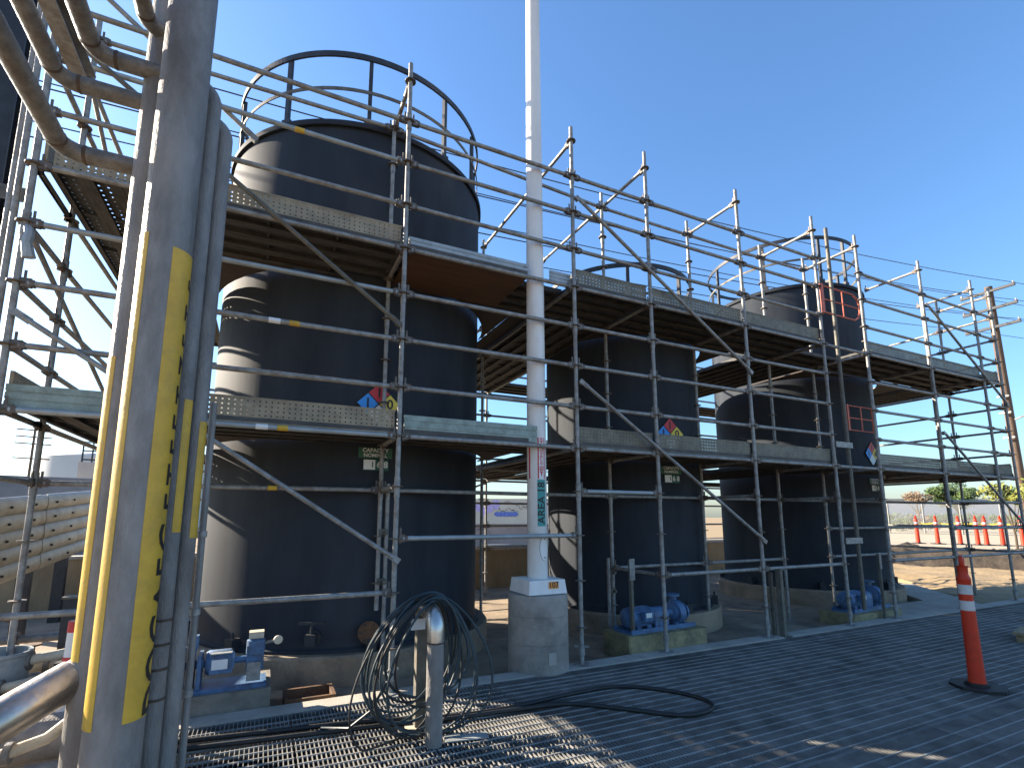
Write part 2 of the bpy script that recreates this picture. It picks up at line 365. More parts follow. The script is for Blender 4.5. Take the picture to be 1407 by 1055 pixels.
# ------------------------------------------------------------------ tanks
def nfpa(parent, ang, R, z, s, digits):
    """square-on-point hazard placard, fixed on the shell at angle ang"""
    d = Vector((math.sin(ang), math.cos(ang), 0)); t = Vector((-d.y, d.x, 0))  # t: to the right for a viewer outside
    t = Vector((0,0,1)).cross(d)
    M = Matrix.Identity(4)
    for i in range(3): M[i][0] = t[i]; M[i][1] = (0,0,1)[i]; M[i][2] = d[i]; M[i][3] = (d*(R+0.012))[i]
    M[2][3] = z
    h = s/math.sqrt(2)
    pl = obj('hazard_placard', MB().prism([(0,-h),(h,0),(0,h),(-h,0)], -0.02, 0.0).mesh('hazard_placard', 'black_print'), parent, M=M)
    pl['label'] = 'diamond hazard placard in red, blue, yellow and white'
    q = h*0.5; g = h*0.025
    for (cx, cy), m_, dg in zip(((0,q),(-q,0),(q,0),(0,-q)), ('sign_red','sign_blue','sign_yellow','sign_white'), digits):
        a = q-g*1.4
        MB().prism([(cx,cy-a),(cx+a,cy),(cx,cy+a),(cx-a,cy)], 0.001, 0.006).build('placard_quarter', m_, pl)
        if dg: obj('digit', text_mesh(dg, h*0.62, 'black_print', 0.001, name='digit'), pl, (cx, cy, 0.008))
    return pl
def signplate(parent, ang, R, z, dx, lines):
    d = Vector((math.sin(ang), math.cos(ang), 0)); t = Vector((0,0,1)).cross(d)
    M = Matrix.Identity(4)
    for i in range(3): M[i][0] = t[i]; M[i][1] = (0,0,1)[i]; M[i][2] = d[i]; M[i][3] = (d*(R+0.012))[i]
    M[2][3] = z
    pl = obj('capacity_sign', MB().box((-0.19,-0.005,-0.018),(0.19,0.115,0)).mesh('capacity_sign', 'sign_green'), parent, M=M)
    pl['label'] = 'green capacity sign with number strip'
    obj('lettering', text_mesh('CAPACITY', 0.062, 'sign_white', 0.001), pl, (0, 0.082, 0.003))
    obj('lettering', text_mesh('NOMINAL', 0.058, 'sign_white', 0.001), pl, (0, 0.026, 0.003))
    MB().box((-0.13,-0.14,-0.018),(0.15,-0.02,0)).build('number_plate', 'sign_green', pl)
    MB().box((-0.128,-0.135,0.001),(0.0,-0.025,0.004)).build('blank_patch', 'sign_white', pl)
    obj('lettering', text_mesh('1', 0.09, 'sign_green', 0.001), pl, (-0.03, -0.08, 0.006))
    obj('lettering', text_mesh('6 8', 0.10, 'sign_white', 0.001), pl, (0.08, -0.08, 0.003))
def tank(cx, cy, R, ztop, zhoop, label, sign_ang, posts, nf='1'):
    t = thing('storage_tank', label, 'tank', (cx, cy, 0), group=None)
    pad = MB().lathe([(R+0.17,-0.3),(R+0.17,0.175),(R+0.15,0.2),(0.0,0.2)], 96, cap=False).build('tank_pad', 'concrete_floor', t)
    z0 = 0.2; prof = [(R+0.05,z0+0.002),(R+0.05,z0+0.03),(R+0.012,z0+0.05),(R,z0+0.12)]
    prof += [(R,z0+0.13+(ztop-0.24-z0)*i/8) for i in range(8)]
    prof += [(R,ztop-0.10),(R-0.01,ztop-0.04),(R-0.05,ztop)]
    MB().lathe(prof, 128, cap=False).build('shell', 'tank_black', t)
    MB().lathe([(R+0.004,ztop-0.055),(R+0.035,ztop-0.055),(R+0.035,ztop+0.012),(R-0.02,ztop+0.018)], 128, cap=False).build('top_rim', 'tank_black', t)
    rf = MB().lathe([(R-0.018,ztop+0.016),(R*0.75,ztop+0.10),(R*0.4,ztop+0.20),(0.0,ztop+0.24)], 64, cap=False).build('roof', 'tank_black', t)
    MB().lathe([(0.28,ztop+0.2),(0.28,ztop+0.32),(0.33,ztop+0.32),(0.33,ztop+0.36),(0,ztop+0.36)], 24, c=(0.2,0.3,0), cap=False).build('manway', 'tank_black', rf)
    hr = R-0.03
    ho = []
    n = 96
    b = MB()
    for r0, r1, h0, h1 in ((hr-0.012, hr+0.012, zhoop-0.045, zhoop+0.03),):
        prof2 = [(r0,h0),(r1,h0),(r1,h1),(r0,h1),(r0,h0)]
        b.lathe(prof2, n, cap=False)
    hoop = b.build('guard_hoop', 'steel_dark', t)
    zm = zhoop-0.50
    MB().lathe([(hr-0.006,zm-0.022),(hr+0.006,zm-0.022),(hr+0.006,zm+0.022),(hr-0.006,zm+0.022),(hr-0.006,zm-0.022)], n, cap=False).build('mid_hoop', 'galvanised_dull', t)
    for a in posts:
        x, y = hr*math.sin(a), hr*math.cos(a)
        pm = MB().boxc((0,0,(zhoop+ztop)/2-0.06), (0.05,0.05,zhoop-ztop+0.10)).boxc((0,0,ztop+0.06),(0.12,0.06,0.12))
        pm.build('hoop_post', 'steel_dark', t, (x*0.985, y*0.985, 0), (0,0,-a))
    for a in [rad(x) for x in range(0, 360, 45)]:
        x, y = (R+0.07)*math.sin(a), (R+0.07)*math.cos(a)
        MB().box((-0.05,-0.06,0.2),(0.05,0.05,0.34)).tube((0,0,0.34),(0,0,0.4),0.014,8).build('hold_down_lug', 'steel_dark', t, (x,y,0), (0,0,-a))
    nfpa(t, sign_ang, R, 2.90, 0.36, (nf, nf, '0', ''))
    signplate(t, sign_ang+rad(0.5), R, 2.275, 0, None)
    return t
T1 = tank(1.13, 7.62, 1.82, 6.42, 7.42, 'large black polyethylene tank nearest the camera, behind the yellow-labelled pipes', rad(180.0), [rad(a) for a in (-138,-100,-60,-20,20,60,100,127,153,-172)])
T2 = tank(5.81, 7.30, 1.344, 4.75, 5.72, 'middle black tank, lower and slimmer, behind the white pole and blue pump', rad(185), [rad(a) for a in (-150,-105,-60,-15,30,75,120,165)])
T3 = tank(11.2, 7.75, 1.64, 6.54, 7.63, 'far black tank beside the ladder gap with orange gates', rad(177), [rad(a) for a in (-155,-115,-70,-25,20,65,110,150,-178)])
# rusty blind flange low on tank 1, dark outlet valve at tank foot
f1 = MB().lathe([(0.05,0),(0.05,0.1),(0.115,0.1),(0.115,0.135),(0.0,0.135)], 24, c=(0,0,0), axis='Y', cap=False)
f1.v = [(x,-y,z) for x,y,z in f1.v]; f1.f = [tuple(reversed(f)) for f in f1.f]
fl = f1.build('blind_flange', 'rust', T1, (-0.03,-1.80,0.40)); fl['label'] = 'rusty round blind flange low on the tank'
for k in range(6):
    a = 2*PI*k/6
    MB().lathe([(0.012,0),(0.012,0.02)], 6, axis='Y').build('flange_bolt', 'steel_dark', fl, (0.09*math.cos(a),-0.148,0.09*math.sin(a)))
vb = MB().tube((0,0.1,0),(0,-0.12,0),0.05,12).lathe([(0.085,-0.13),(0.085,-0.10)],16,axis='Y').boxc((0,-0.19,0),(0.10,0.10,0.11)).tube((0,-0.19,0.05),(0,-0.19,0.15),0.015,8).boxc((0,-0.19,0.16),(0.26,0.03,0.025))
vb.build('outlet_valve', 'steel_dark', T1, (-0.55,-1.74,0.38), (0,0,rad(-17)))

# ------------------------------------------------------------------ scaffold
SC = thing('scaffold', 'galvanised tube scaffold with two plank decks wrapped round the three black tanks', 'scaffold', (1.17, 4.93, 0))
OFF = Vector((-1.17, -4.93, 0))
TR = 0.0245
def LV(k): return 0.406+0.5*k           # rosette levels: k=4 lower deck, k=8 upper deck
ros_me = MB().lathe([(TR+0.002,-0.005),(0.045,-0.006),(0.061,-0.005),(0.061,0.005),(0.045,0.006),(TR+0.002,0.005)], 12, cap=False).mesh('rosette', 'coupler')
std_cache = {}
def standard(x, y, z0, z1, ros=True, k0=0, k1=12, plate=True, name='standard'):
    L = round(z1-z0, 3)
    key = (L, ros, round(z0,3), plate, k0, k1)
    if key not in std_cache:
        b = MB().tube((0,0,0.0),(0,0,L),TR,12)
        zz = 1.9-z0
        while zz < L-0.2:
            if zz > 0.2: b.lathe([(TR,-0.10),(TR+0.005,-0.098),(TR+0.005,0.098),(TR,0.10)], 12, c=(0,0,zz), cap=False)
            zz += 2.0
        if plate:
            b.box((-0.075,-0.075,0.0),(0.075,0.075,0.008)); b.lathe([(0.034,0.1),(0.034,0.2)], 12); b.boxc((0,0,0.19),(0.16,0.02,0.02))
        if not ros:
            for k in range(k0, k1+1):
                if z0 < LV(k) < z1-0.05: b.lathe([(TR+0.002,-0.005),(0.061,-0.005),(0.061,0.005),(TR+0.002,0.005)], 10, c=(0,0,LV(k)-z0), cap=False)
        std_cache[key] = b.mesh('standard', 'galvanised')
    o = obj(name, std_cache[key], SC, Vector((x, y, z0))+OFF, (0, 0, rnd.uniform(0, 6)))
    if ros:
        for k in range(k0, k1+1):
            if z0+0.05 < LV(k) < z1-0.05: obj('rosette', ros_me, o, (0,0,LV(k)-z0))
    return o
led_cache = {}
def ledger(p0, p1, m_='galvanised', name='ledger', heads=True):
    p0, p1 = Vector(p0), Vector(p1); L = round((p1-p0).length, 2)
    key = (L, m_, heads)
    if key not in led_cache:
        b = MB().tube((0.07,0,0),(L-0.07,0,0),TR,10); n0 = len(b.f)
        if heads:
            for s, x in ((1,0.0),(-1,L)):
                b.boxc((x+s*0.062,0,0.002),(0.065,0.036,0.072)); b.boxc((x+s*0.048,0,0.03),(0.018,0.006,0.15))
                b.boxc((x+s*0.10,0,0),(0.03,0.050,0.050))
        else:
            b.tube((0,0,0),(0.08,0,0),TR,10); b.tube((L-0.08,0,0),(L,0,0),TR,10)
        b.m2 = ('coupler', n0, len(b.f)) if heads else None
        led_cache[key] = b.mesh(name, m_)
    return obj(name, led_cache[key], SC, M=along(p0+OFF, p1+OFF))
br_cache = {}
def brace(p0, p1, m_='galvanised', name='diagonal_brace'):
    p0, p1 = Vector(p0), Vector(p1); L = round((p1-p0).length, 2)
    if (L, m_) not in br_cache:
        b = MB().tube((0.06,0,0),(L-0.06,0,0),0.022,10)
        for s, x in ((1,0),(-1,L)): b.boxc((x+s*0.05,0,0),(0.13,0.012,0.055)); b.boxc((x+s*0.015,0.02,0),(0.05,0.045,0.05))
        br_cache[(L, m_)] = b.mesh(name, m_)
    return obj(name, br_cache[(L, m_)], SC, M=along(p0+OFF, p1+OFF))
FY, IY, BY1, BY2 = 4.93, 5.93, 9.62, 10.45
PX = [-1.84, 1.17, 3.28, 4.49, 6.28, 8.10, 9.30, 11.35, 13.35, 14.13]
ZT = 6.62
# front row standards
for i, x in enumerate(PX): standard(x, FY, 0.012 if i else -0.33, ZT+rnd.uniform(-0.02,0.05))
IX = {0:5.80, 1:5.70, 3:IY, 4:IY, 5:IY, 6:5.90, 9:5.88}
for i, y in IX.items():
    standard(PX[i], y, FLOORZ if i not in (1,) else 0.62, 6.66 if i not in (1,) else 6.52, plate=(i != 1))
# rear rows and the two ends: rosettes share the standard's mesh
for x in (-1.80, 1.17, 3.28, 4.49, 8.1, 9.3, 13.35, 14.13):
    standard(x, BY2, FLOORZ, 6.62, ros=False)
for x in (-1.82, 3.28, 4.49, 14.13): standard(x, 7.82, FLOORZ, 6.55, ros=False)
for x in (1.17, 6.28, 9.3, 13.35): standard(x, BY1, FLOORZ, 6.5, ros=False)
# front ledgers and guard rails
rails = (4,5,6,7,8,9,10,11)
for i in range(9):
    for k in rails:
        if i == 5 and k not in (4, 8): continue
        ledger((PX[i],FY,LV(k)), (PX[i+1],FY,LV(k)), 'galvanised_bright' if (i == 0 and k in (4,7,10)) else 'galvanised')
ledger((PX[0],FY,LV(1)), (PX[1],FY,LV(1)))
ledger((PX[1],FY,LV(2)), (PX[2],FY,LV(2)), 'galvanised_bright')
ledger((PX[2],FY,LV(3)), (PX[3],FY,LV(3)), 'galvanised_bright')
ledger((PX[3],FY,LV(1)), (PX[4],FY,LV(1))); ledger((PX[4],FY,LV(1)), (PX[5],FY,LV(1)))
ledger((PX[6],FY,LV(1)), (PX[7],FY,LV(1))); ledger((PX[7],FY,LV(1)), (PX[9],FY,LV(1)))
for (x, k) in ((0.15,6),(0.11,4),(0.08,10),(0.07,3)):
    y_ = FY if k != 3 else 5.72
    MB().lathe([(TR+0.0008,-0.045),(TR+0.0015,-0.044),(TR+0.0015,0.044),(TR+0.0008,0.045)], 12, axis='X', cap=False).build('colour_band', 'label_yellow', SC, Vector((x,y_,LV(k)))+OFF)
    if k in (6,4): MB().lathe([(TR+0.0008,-0.05),(TR+0.0015,-0.049),(TR+0.0015,0.049),(TR+0.0008,0.05)], 12, axis='X', cap=False).build('sticker', 'sign_white', SC, Vector((x-0.17,y_,LV(k)))+OFF)
# inner row ledgers
inn = [(-1.84,5.80),(1.17,5.70),(4.49,IY),(6.28,IY),(8.10,IY),(9.30,5.90),(14.13,5.88)]
for a, b_ in zip(inn[:-1], inn[1:]):
    for k in (3, 12): 
        if k == 12 and a[0] in (9.30,): continue
        ledger((a[0],a[1],LV(k)), (b_[0],b_[1],LV(k)))
for a, b_ in (((6.28,IY),(8.10,IY)),((4.49,IY),(6.28,IY))): ledger((*a,LV(1)),(*b_,LV(1)))
# transoms
for i, x in enumerate(PX):
    if i in (2,):
        for k in (4,8): ledger((x,FY,LV(k)),(x,7.82,LV(k)), name='transom')
        ledger((x,FY,LV(12)),(x,7.82,LV(12)), name='transom')
        continue
    if i in (7,8):
        for k in (4,8): ledger((x,FY,LV(k)),(x,5.95,LV(k)), name='transom')
        ledger((x,FY,LV(12)),(x,5.95,LV(12)), name='transom'); continue
    yi = IX[i]
    for k in (3,4,8) if i != 3 else (1,4,8): ledger((x,FY,LV(k)),(x,yi,LV(k)), name='transom')
    if i == 3: ledger((x,FY,LV(12)),(x,7.82,LV(12)), name='transom')
    elif i == 1: ledger((x,FY,LV(12)),(x,yi,LV(12)-0.02), name='transom')
    elif i: ledger((x,FY,LV(12)),(x,yi,LV(12)), name='transom')
# left end frame: rails running back
for k in (4,5,6,7,8,9,10,11):
    ledger((-1.84,FY,LV(k)),(-1.84,5.80,LV(k)), name='end_ledger')
    ledger((-1.84,5.80,LV(k)),(-1.82,7.82,LV(k)), name='end_ledger')
    ledger((-1.82,7.82,LV(k)),(-1.80,BY2,LV(k)), name='end_ledger')
brace((-1.84,FY,LV(7)),(-1.83,7.75,LV(5)+0.08)); brace((-1.84,5.80,LV(11)),(-1.82,7.82,LV(9)))
brace((-1.84,FY,LV(12)-0.05),(-0.30,FY+0.04,LV(9)+0.3)); brace((-1.84,5.80,LV(9)),(-1.82,7.82,LV(11)))
# right end frame
for k in (4,5,6,7,8,9,10,11,1,2):
    ledger((14.13,FY,LV(k)),(14.13,5.88,LV(k)), name='end_ledger')
    ledger((14.13,5.88,LV(k)),(14.13,7.82,LV(k)), name='end_ledger')
    if k > 3: ledger((14.13,7.82,LV(k)),(14.13,BY2,LV(k)), name='end_ledger')
for (xa, xb) in ((13.35,14.13),):
    for k in (1,2,3,4,5,6,7,8,9,10,11): ledger((xa,BY2,LV(k)),(xb,BY2,LV(k)))
for k in (1,2,3): ledger((9.30,5.90,LV(k)),(14.13,5.88,LV(k)))
for k in (2,3): ledger((11.35,FY,LV(k)),(14.13,FY,LV(k)))
MB().tube((0,0,0.02),(0,0,5.9),TR,10).build('prop_tube', 'galvanised', SC, Vector((11.43,4.99,0))+OFF)
standard(12.4, BY2, FLOORZ, 6.5, ros=False); standard(11.0, BY2, FLOORZ, 6.5, ros=False)
# rear row rails
bx = (-1.80,1.17,3.28,4.49,8.1,9.3,13.35)
for xa, xb in zip(bx[:-1], bx[1:]):
    for k in (1,2,3,4,5,6,7,8,9,10,11): ledger((xa,BY2,LV(k)),(xb,BY2,LV(k)))
for k in (4,8,9,10):
    ledger((3.28,7.82,LV(k)),(4.49,7.82,LV(k)))
    for x in (3.28,4.49): ledger((x,7.82,LV(k)),(x,BY2,LV(k)), name='transom')
brace((3.28,BY2,LV(3)),(4.49,BY2,LV(4)-0.04)); brace((3.28,BY2,LV(5)),(4.49,BY2,LV(6)))
# face braces
brace((-1.78,FY-0.05,5.63),(1.13,FY-0.05,3.55),'galvanised_dull'); brace((-1.80,FY-0.05,3.15),(1.19,FY-0.05,1.20))
brace((3.32,FY-0.05,5.60),(6.30,FY-0.05,3.68)); brace((3.32,FY-0.05,3.21),(6.32,FY-0.05,1.27))
brace((11.39,FY-0.05,5.69),(14.13,FY-0.05,3.95)); brace((11.40,FY-0.05,3.17),(14.13,FY-0.05,1.38))
# loose tube clamped to the short inner standard, tube pair at the inner standards
def clamp(x, y, z): MB().boxc((0,0,0),(0.10,0.07,0.06)).boxc((0.02,-0.05,0.0),(0.03,0.06,0.03)).build('clamp', 'galvanised_dull', SC, Vector((x,y,z))+OFF)
MB().tube((0,0,-0.1),(0,0,1.98),TR,10).build('prop_tube', 'galvanised', SC, Vector((1.25,5.70,0))+OFF)
for z in (0.92,1.45,1.9): clamp(1.21,5.70,z)
MB().tube((0,0,-0.1),(0,0,1.05),TR,10).build('prop_tube', 'galvanised', SC, Vector((4.38,5.88,0))+OFF)
for z in (0.6,0.85): clamp(4.435,5.90,z)
# ladder stringer with stand-off brackets
MB().tube((0,0,0.2),(0,0,6.55),0.03,10).build('ladder_stringer', 'galvanised_dull', SC, Vector((8.48,FY,0))+OFF)
for z in (1.25, 2.75): MB().box((8.10,-0.035,z-0.045),(8.52,-0.03+0.01,z+0.045)).build('standoff_bracket', 'galvanised', SC, Vector((0,FY-0.02,0))+OFF)

# planks: perforated steel with folded edges
def perf(b, x0, x1, y0, y1, nx, ny, hole, z, vertical=False):
    dx, dy = (x1-x0)/nx, (y1-y0)/ny
    vs_ = []; fs_ = []
    for j in range(ny):
        for i in range(nx):
            cx_, cy_ = x0+(i+0.5)*dx, y0+(j+0.5)*dy
            o = len(vs_)
            for k in range(8):
                a = k*PI/4
                ux = [1,1,0,-1,-1,-1,0,1][k]; uy = [0,1,1,1,0,-1,-1,-1][k]
                vs_.append((cx_+ux*dx/2, cy_+uy*dy/2, z))
            for k in range(8):
                a = k*PI/4; vs_.append((cx_+hole*math.cos(a), cy_+hole*math.sin(a), z))
            for k in range(8): fs_.append((o+k, o+(k+1) % 8, o+8+(k+1) % 8, o+8+k))
    b.add(vs_, fs_)
pl_cache = {}
def plank_mesh(L, m_, W=0.232, cell=0.075, rows=3, hole=0.011):
    key = (round(L,2), m_, rows)
    if key not in pl_cache:
        b = MB(); nx = max(2, int(L/cell)); h = W/2
        if rows: perf(b, 0.01, L-0.01, -h+0.012, h-0.012, nx, rows, hole, 0.0)
        else: b.box((0.01,-h+0.012,-0.002),(L-0.01,h-0.012,0.0))
        for s in (-1, 1):
            b.box((0.0,s*h-0.012,-0.052),(L,s*h+0.0,0.003) if s > 0 else (L,s*h+0.012,0.003)) if s < 0 else b.box((0.0,h-0.012,-0.052),(L,h,0.003))
            b.box((0.002,s*(h-0.030)-0.018,-0.054),(L-0.002,s*(h-0.030)+0.018,-0.0525))
        for x in (0.02, L-0.02): b.box((x-0.02,-h+0.013,-0.04),(x+0.02,h-0.013,-0.003))
        n = int(L/0.6)
        for q in range(1, n): b.box((L*q/n-0.012,-h+0.013,-0.030),(L*q/n+0.012,h-0.013,-0.004))
        pl_cache[key] = b.mesh('deck_plank', m_)
    return pl_cache[key]
def plank_x(x0, x1, y, z, m_='plank_steel'):
    obj('deck_plank', plank_mesh(x1-x0-0.02, m_, rows=0), SC, Vector((x0+0.01, y, z+rnd.uniform(-0.003,0.004)))+OFF)
def plank_y(x, y0, y1, z, m_='plank_steel'):
    obj('deck_plank', plank_mesh(y1-y0-0.02, m_, rows=(3 if x < 0 else 0), hole=0.0095), SC, Vector((x, y0+0.01, z+rnd.uniform(-0.003,0.004)))+OFF, (0,0,PI/2))
for k in (4, 8):
    z = LV(k)+0.082
    rows = [4.97+0.12+0.24*q for q in range(4)]
    for i in range(9):
        for q, y in enumerate(rows):
            x0, x1 = PX[i], PX[i+1]
            if i == 0: x0 = -0.80
            if i == 1 and q == 0:
                plank_x(x0, 2.66, y, z); continue
            if i == 5 and q < 2 : continue
            if i in (0, 1) and q == 3 and False: continue
            plank_x(x0, x1, y, z)
    for q in range(4):
        x = -1.80+0.13+0.245*q
        plank_y(x, 4.98, 7.2, z); plank_y(x, 7.2, 9.5, z)
    for q in range(5):
        x = 3.28+0.12+0.242*q
        plank_y(x, 5.95, 7.82, z); plank_y(x, 7.82, 10.4, z)
    for q in range(7):
        x = 7.62+0.12+0.242*q
        plank_y(x, 5.95, 7.9, z); plank_y(x, 7.9, 9.55, z)
    for q in range(5):
        x = 12.95+0.12+0.238*q
        plank_y(x, 5.95, 7.9, z); plank_y(x, 7.9, 10.4, z)
    for q in range(3):
        y = 9.62+0.12+0.242*q
        for xa, xb in ((-0.8,1.17),(1.17,3.27),(4.5,6.28),(6.28,8.1),(8.1,9.3),(9.3,11.3),(11.3,12.94)): plank_x(xa, xb, y, z)
# plywood infill cut round the tanks
def spandrel(cx, cy, R, x0, x1, y0, y1, a0, a1, corner, z):
    pts = [(cx+R*math.sin(a0+(a1-a0)*i/14), cy+R*math.cos(a0+(a1-a0)*i/14)) for i in range(15)]
    pts.append(corner)
    A = sum(pts[i][0]*pts[(i+1) % len(pts)][1]-pts[(i+1) % len(pts)][0]*pts[i][1] for i in range(len(pts)))
    if A < 0: pts.reverse()
    MB().prism([(x+OFF.x, y+OFF.y) for x, y in pts], z, z+0.018).build('plywood_infill', 'plywood_dark', SC)
for (cx, cy, R) in ((1.13,7.62,1.89),(5.81,7.30,1.41),(11.2,7.75,1.71)):
    for k in (4, 8):
        pass
        z = LV(k)+0.06
        spandrel(cx, cy, R, 0,0,0,0, rad(182), rad(262), (cx-R, max(5.94, cy-R)), z)
        spandrel(cx, cy, R, 0,0,0,0, rad(98), rad(178), (cx+R, max(5.94, cy-R)), z)
MB().prism([(3.03+OFF.x,5.95+OFF.y),(3.27+OFF.x,5.95+OFF.y),(3.27+OFF.x,9.5+OFF.y),(3.03+OFF.x,9.5+OFF.y)], LV(8)+0.055, LV(8)+0.073).build('plywood_infill', 'plywood_dark', SC)

MB().prism([(1.24+OFF.x,4.99+OFF.y),(2.66+OFF.x,4.99+OFF.y),(2.66+OFF.x,5.9+OFF.y),(1.24+OFF.x,5.9+OFF.y)], LV(8)+0.012, LV(8)+0.026).build('plywood_infill', 'plywood', SC)
# toe boards
def toe_perf(x0, x1, z0, m_='toe_steel', y=4.965, rows=5):
    key = ('toe', round(x1-x0,2), m_)
    L = x1-x0-0.06
    if key not in pl_cache:
        b = MB(); perf(b, 0.01, L-0.01, 0.012, 0.222, int(L/0.05), rows, 0.0075 if x0 < 1 else 0.0055, 0.0)
        b.box((0,0.222,-0.004),(L,0.236,0.045)); b.box((0,0.0,-0.004),(L,0.012,0.045))
        b.v = [(x, -z_, y_) for x, y_, z_ in b.v]
        b.f = [tuple(reversed(f)) for f in b.f]
        b.v = [(x, y_*-1, z_) for x, y_, z_ in b.v]; b.f = [tuple(reversed(f)) for f in b.f]
        pl_cache[key] = b.mesh('toe_board', m_)
    obj('toe_board', pl_cache[key], SC, Vector((x0+0.03, y, z0))+OFF)
def toe_rib(x0, x1, z0, h, m_, y=4.975):
    b = MB(); n = 3
    for q in range(n):
        za = q*h/n; b.box((x0,-0.012,za+0.006),(x1,0.012,za+h/n-0.006))
        if q: b.box((x0+0.004,-0.006,za-0.006),(x1-0.004,0.006,za+0.006))
    b.box((x1-0.05,-0.02,h*0.7),(x1-0.02,-0.0125,h*0.85)); b.box((x0+0.02,-0.016,h*0.76),(x0+0.04,-0.0125,h*0.84))
    b.build('toe_board', m_, SC, Vector((0,y,z0))+OFF)
for k in (4, 8):
    z = LV(k)+0.032
    toe_perf(-0.80 if k == 4 else -1.78, 1.17, z)
    for i in (2,3,4,6,7,8): toe_perf(PX[i], PX[i+1], z, 'toe_olive')
toe_rib(1.23, 2.76, LV(4)+0.035, 0.20, 'toe_green'); toe_rib(1.22, 2.66, LV(8)+0.03, 0.15, 'galvanised_bright'); toe_rib(2.96, 3.25, LV(8)+0.04, 0.14, 'galvanised_bright')
toe_rib(-1.82, -1.15, LV(4)+0.02, 0.19, 'toe_green'); toe_rib(-1.13, -0.82, LV(4)+0.02, 0.17, 'toe_green')
# end toe boards (left and right ends)
for k in (4, 8):
    for ya, yb in ((4.98,7.2),(7.22,9.5)):
        MB().box((-0.012,ya,0),(0.012,yb,0.22)).build('toe_board', 'toe_steel', SC, Vector((-1.80,0,LV(k)+0.09))+OFF)
        MB().box((-0.012,ya,0),(0.012,yb,0.22)).build('toe_board', 'toe_steel', SC, Vector((14.10,0,LV(k)+0.09))+OFF)
# orange swing gates at the ladder gap
def gate(x0, x1, z0, z1, rounded, name, lab):
    g = empty(name, Vector((x0,FY,z0))+OFF); g.parent = SC; g['label'] = lab
    w, h = x1-x0, z1-z0
    if rounded: pts = [(0.04,0,0),(w-0.16,0,0),(w-0.06,0,0.06),(w,0,h*0.35),(w,0,h*0.65),(w-0.06,0,h-0.06),(w-0.16,0,h),(0.04,0,h)]
    else: pts = [(0.04,0,0),(w,0,0),(w,0,h),(0.04,0,h)]
    MB().poly(pts, 0.014 if rounded else 0.010, 8, closed=True).build('gate_frame', 'orange_paint', g)
    MB().tube((0.04,0,h*0.5),(w,0,h*0.5),0.010,8).build('gate_rail', 'orange_paint', g)
    MB().tube((w*0.55,0,0),(w*0.55,0,h),0.010,8).build('gate_bar', 'orange_paint', g)
    MB().boxc((0.0,0,h/2),(0.07,0.05,h+0.04) if rounded else (0.03,0.03,h+0.03)).build('gate_hinge', 'orange_paint', g)
gate(8.18, 9.22, 4.98, 5.45, True, 'safety_gate', 'orange safety gate with rounded end on upper deck')
gate(8.56, 9.24, 3.02, 3.43, False, 'safety_gate', 'faded orange safety gate above lower deck')

rg = MB()
for i_ in range(6):
    for j_ in range(2): pass
rg.poly([Vector((0,0,0)),Vector((0.02,-0.02,-0.05)),Vector((0.015,-0.03,-0.14)),Vector((0.03,-0.02,-0.22)),Vector((0.035,-0.015,-0.25))], 0.03, 8, r2=0.045)
tag(rg.build('rag', 'galvanised_bright', None, (-1.80,4.88,3.84)), 'pale rag tied to the end standard at far left', 'rag')
# ------------------------------------------------------------------ white lamp pole on pedestal
ped = thing('pole_pedestal', 'round grey concrete pedestal carrying the white pole, beside the kerb', 'pedestal', (2.82, 5.09, 0))
pb = MB().lathe([(0.33,-0.5),(0.33,0.28),(0.325,0.285),(0.33,0.29),(0.33,0.56),(0.325,0.565),(0.33,0.57),(0.33,0.76),(0.315,0.785),(0.0,0.79)], 48, cap=False)
pb.build('pedestal_body', 'pedestal_concrete', ped)
MB().box((-0.06,-0.335,0.10),(0.03,-0.31,0.22)).build('repair_patch', 'kerb_concrete', ped)
pole = thing('light_pole', 'tall round white steel pole on the concrete pedestal with AREA 18 sign', 'pole', (2.82, 5.09, 0.79), rad(8))
MB().lathe([(0.115,0.14),(0.112,1.2),(0.106,3.5),(0.085,9.0)], 32).build('pole_shaft', 'white_paint', pole)
bx_ = MB(); a, c = 0.235, 0.218
bx_.add([(-a,-a,0.003),(a,-a,0.003),(a,a,0.003),(-a,a,0.003),(-c,-c,0.15),(c,-c,0.15),(c,c,0.15),(-c,c,0.15)], [(0,3,2,1),(4,5,6,7),(0,1,5,4),(1,2,6,5),(2,3,7,6),(3,0,4,7)])
cover = bx_.build('base_cover', 'white_paint', pole, rot=(0,0,rad(-8)))
cover_t = math.atan2(a-c, 0.147)
st = MB().box((-0.06,-0.035,0),(0.06,0.035,0.002)).build('number_sticker', 'sign_orange', cover, (0.07,-0.2285,0.095), (PI/2-cover_t,0,0))
obj('lettering', text_mesh('107', 0.085, 'black_print', 0.0006), st, (0,0,0.003))
hh = MB()
n = 28
def polewrap(u, z, r): return (r*math.sin(u), -r*math.cos(u), z)
uo, zo = rad(6), 0.48
ring = [polewrap(uo+math.cos(2*PI*i/n)*0.5, zo+math.sin(2*PI*i/n)*0.135, 0.121) for i in range(n)]
hh.add(ring+[polewrap(uo, zo, 0.121)], [(i, (i+1) % n, n) for i in range(n)])
ring2 = [polewrap(uo+math.cos(2*PI*i/n)*0.5, zo+math.sin(2*PI*i/n)*0.135, 0.112) for i in range(n)]
hh.add(ring+ring2, [(i, n+i, n+(i+1) % n, (i+1) % n) for i in range(n)])
hh.build('handhole_cover', 'white_paint', pole)
MB().poly([Vector(p) for p in ring2], 0.0045, 6, closed=True).build('cover_seam', 'steel_dark', pole)
for dz in (-0.1, 0.1): MB().boxc(polewrap(uo, zo+dz, 0.121), (0.012,0.012,0.012)).build('screw', 'steel_dark', pole)
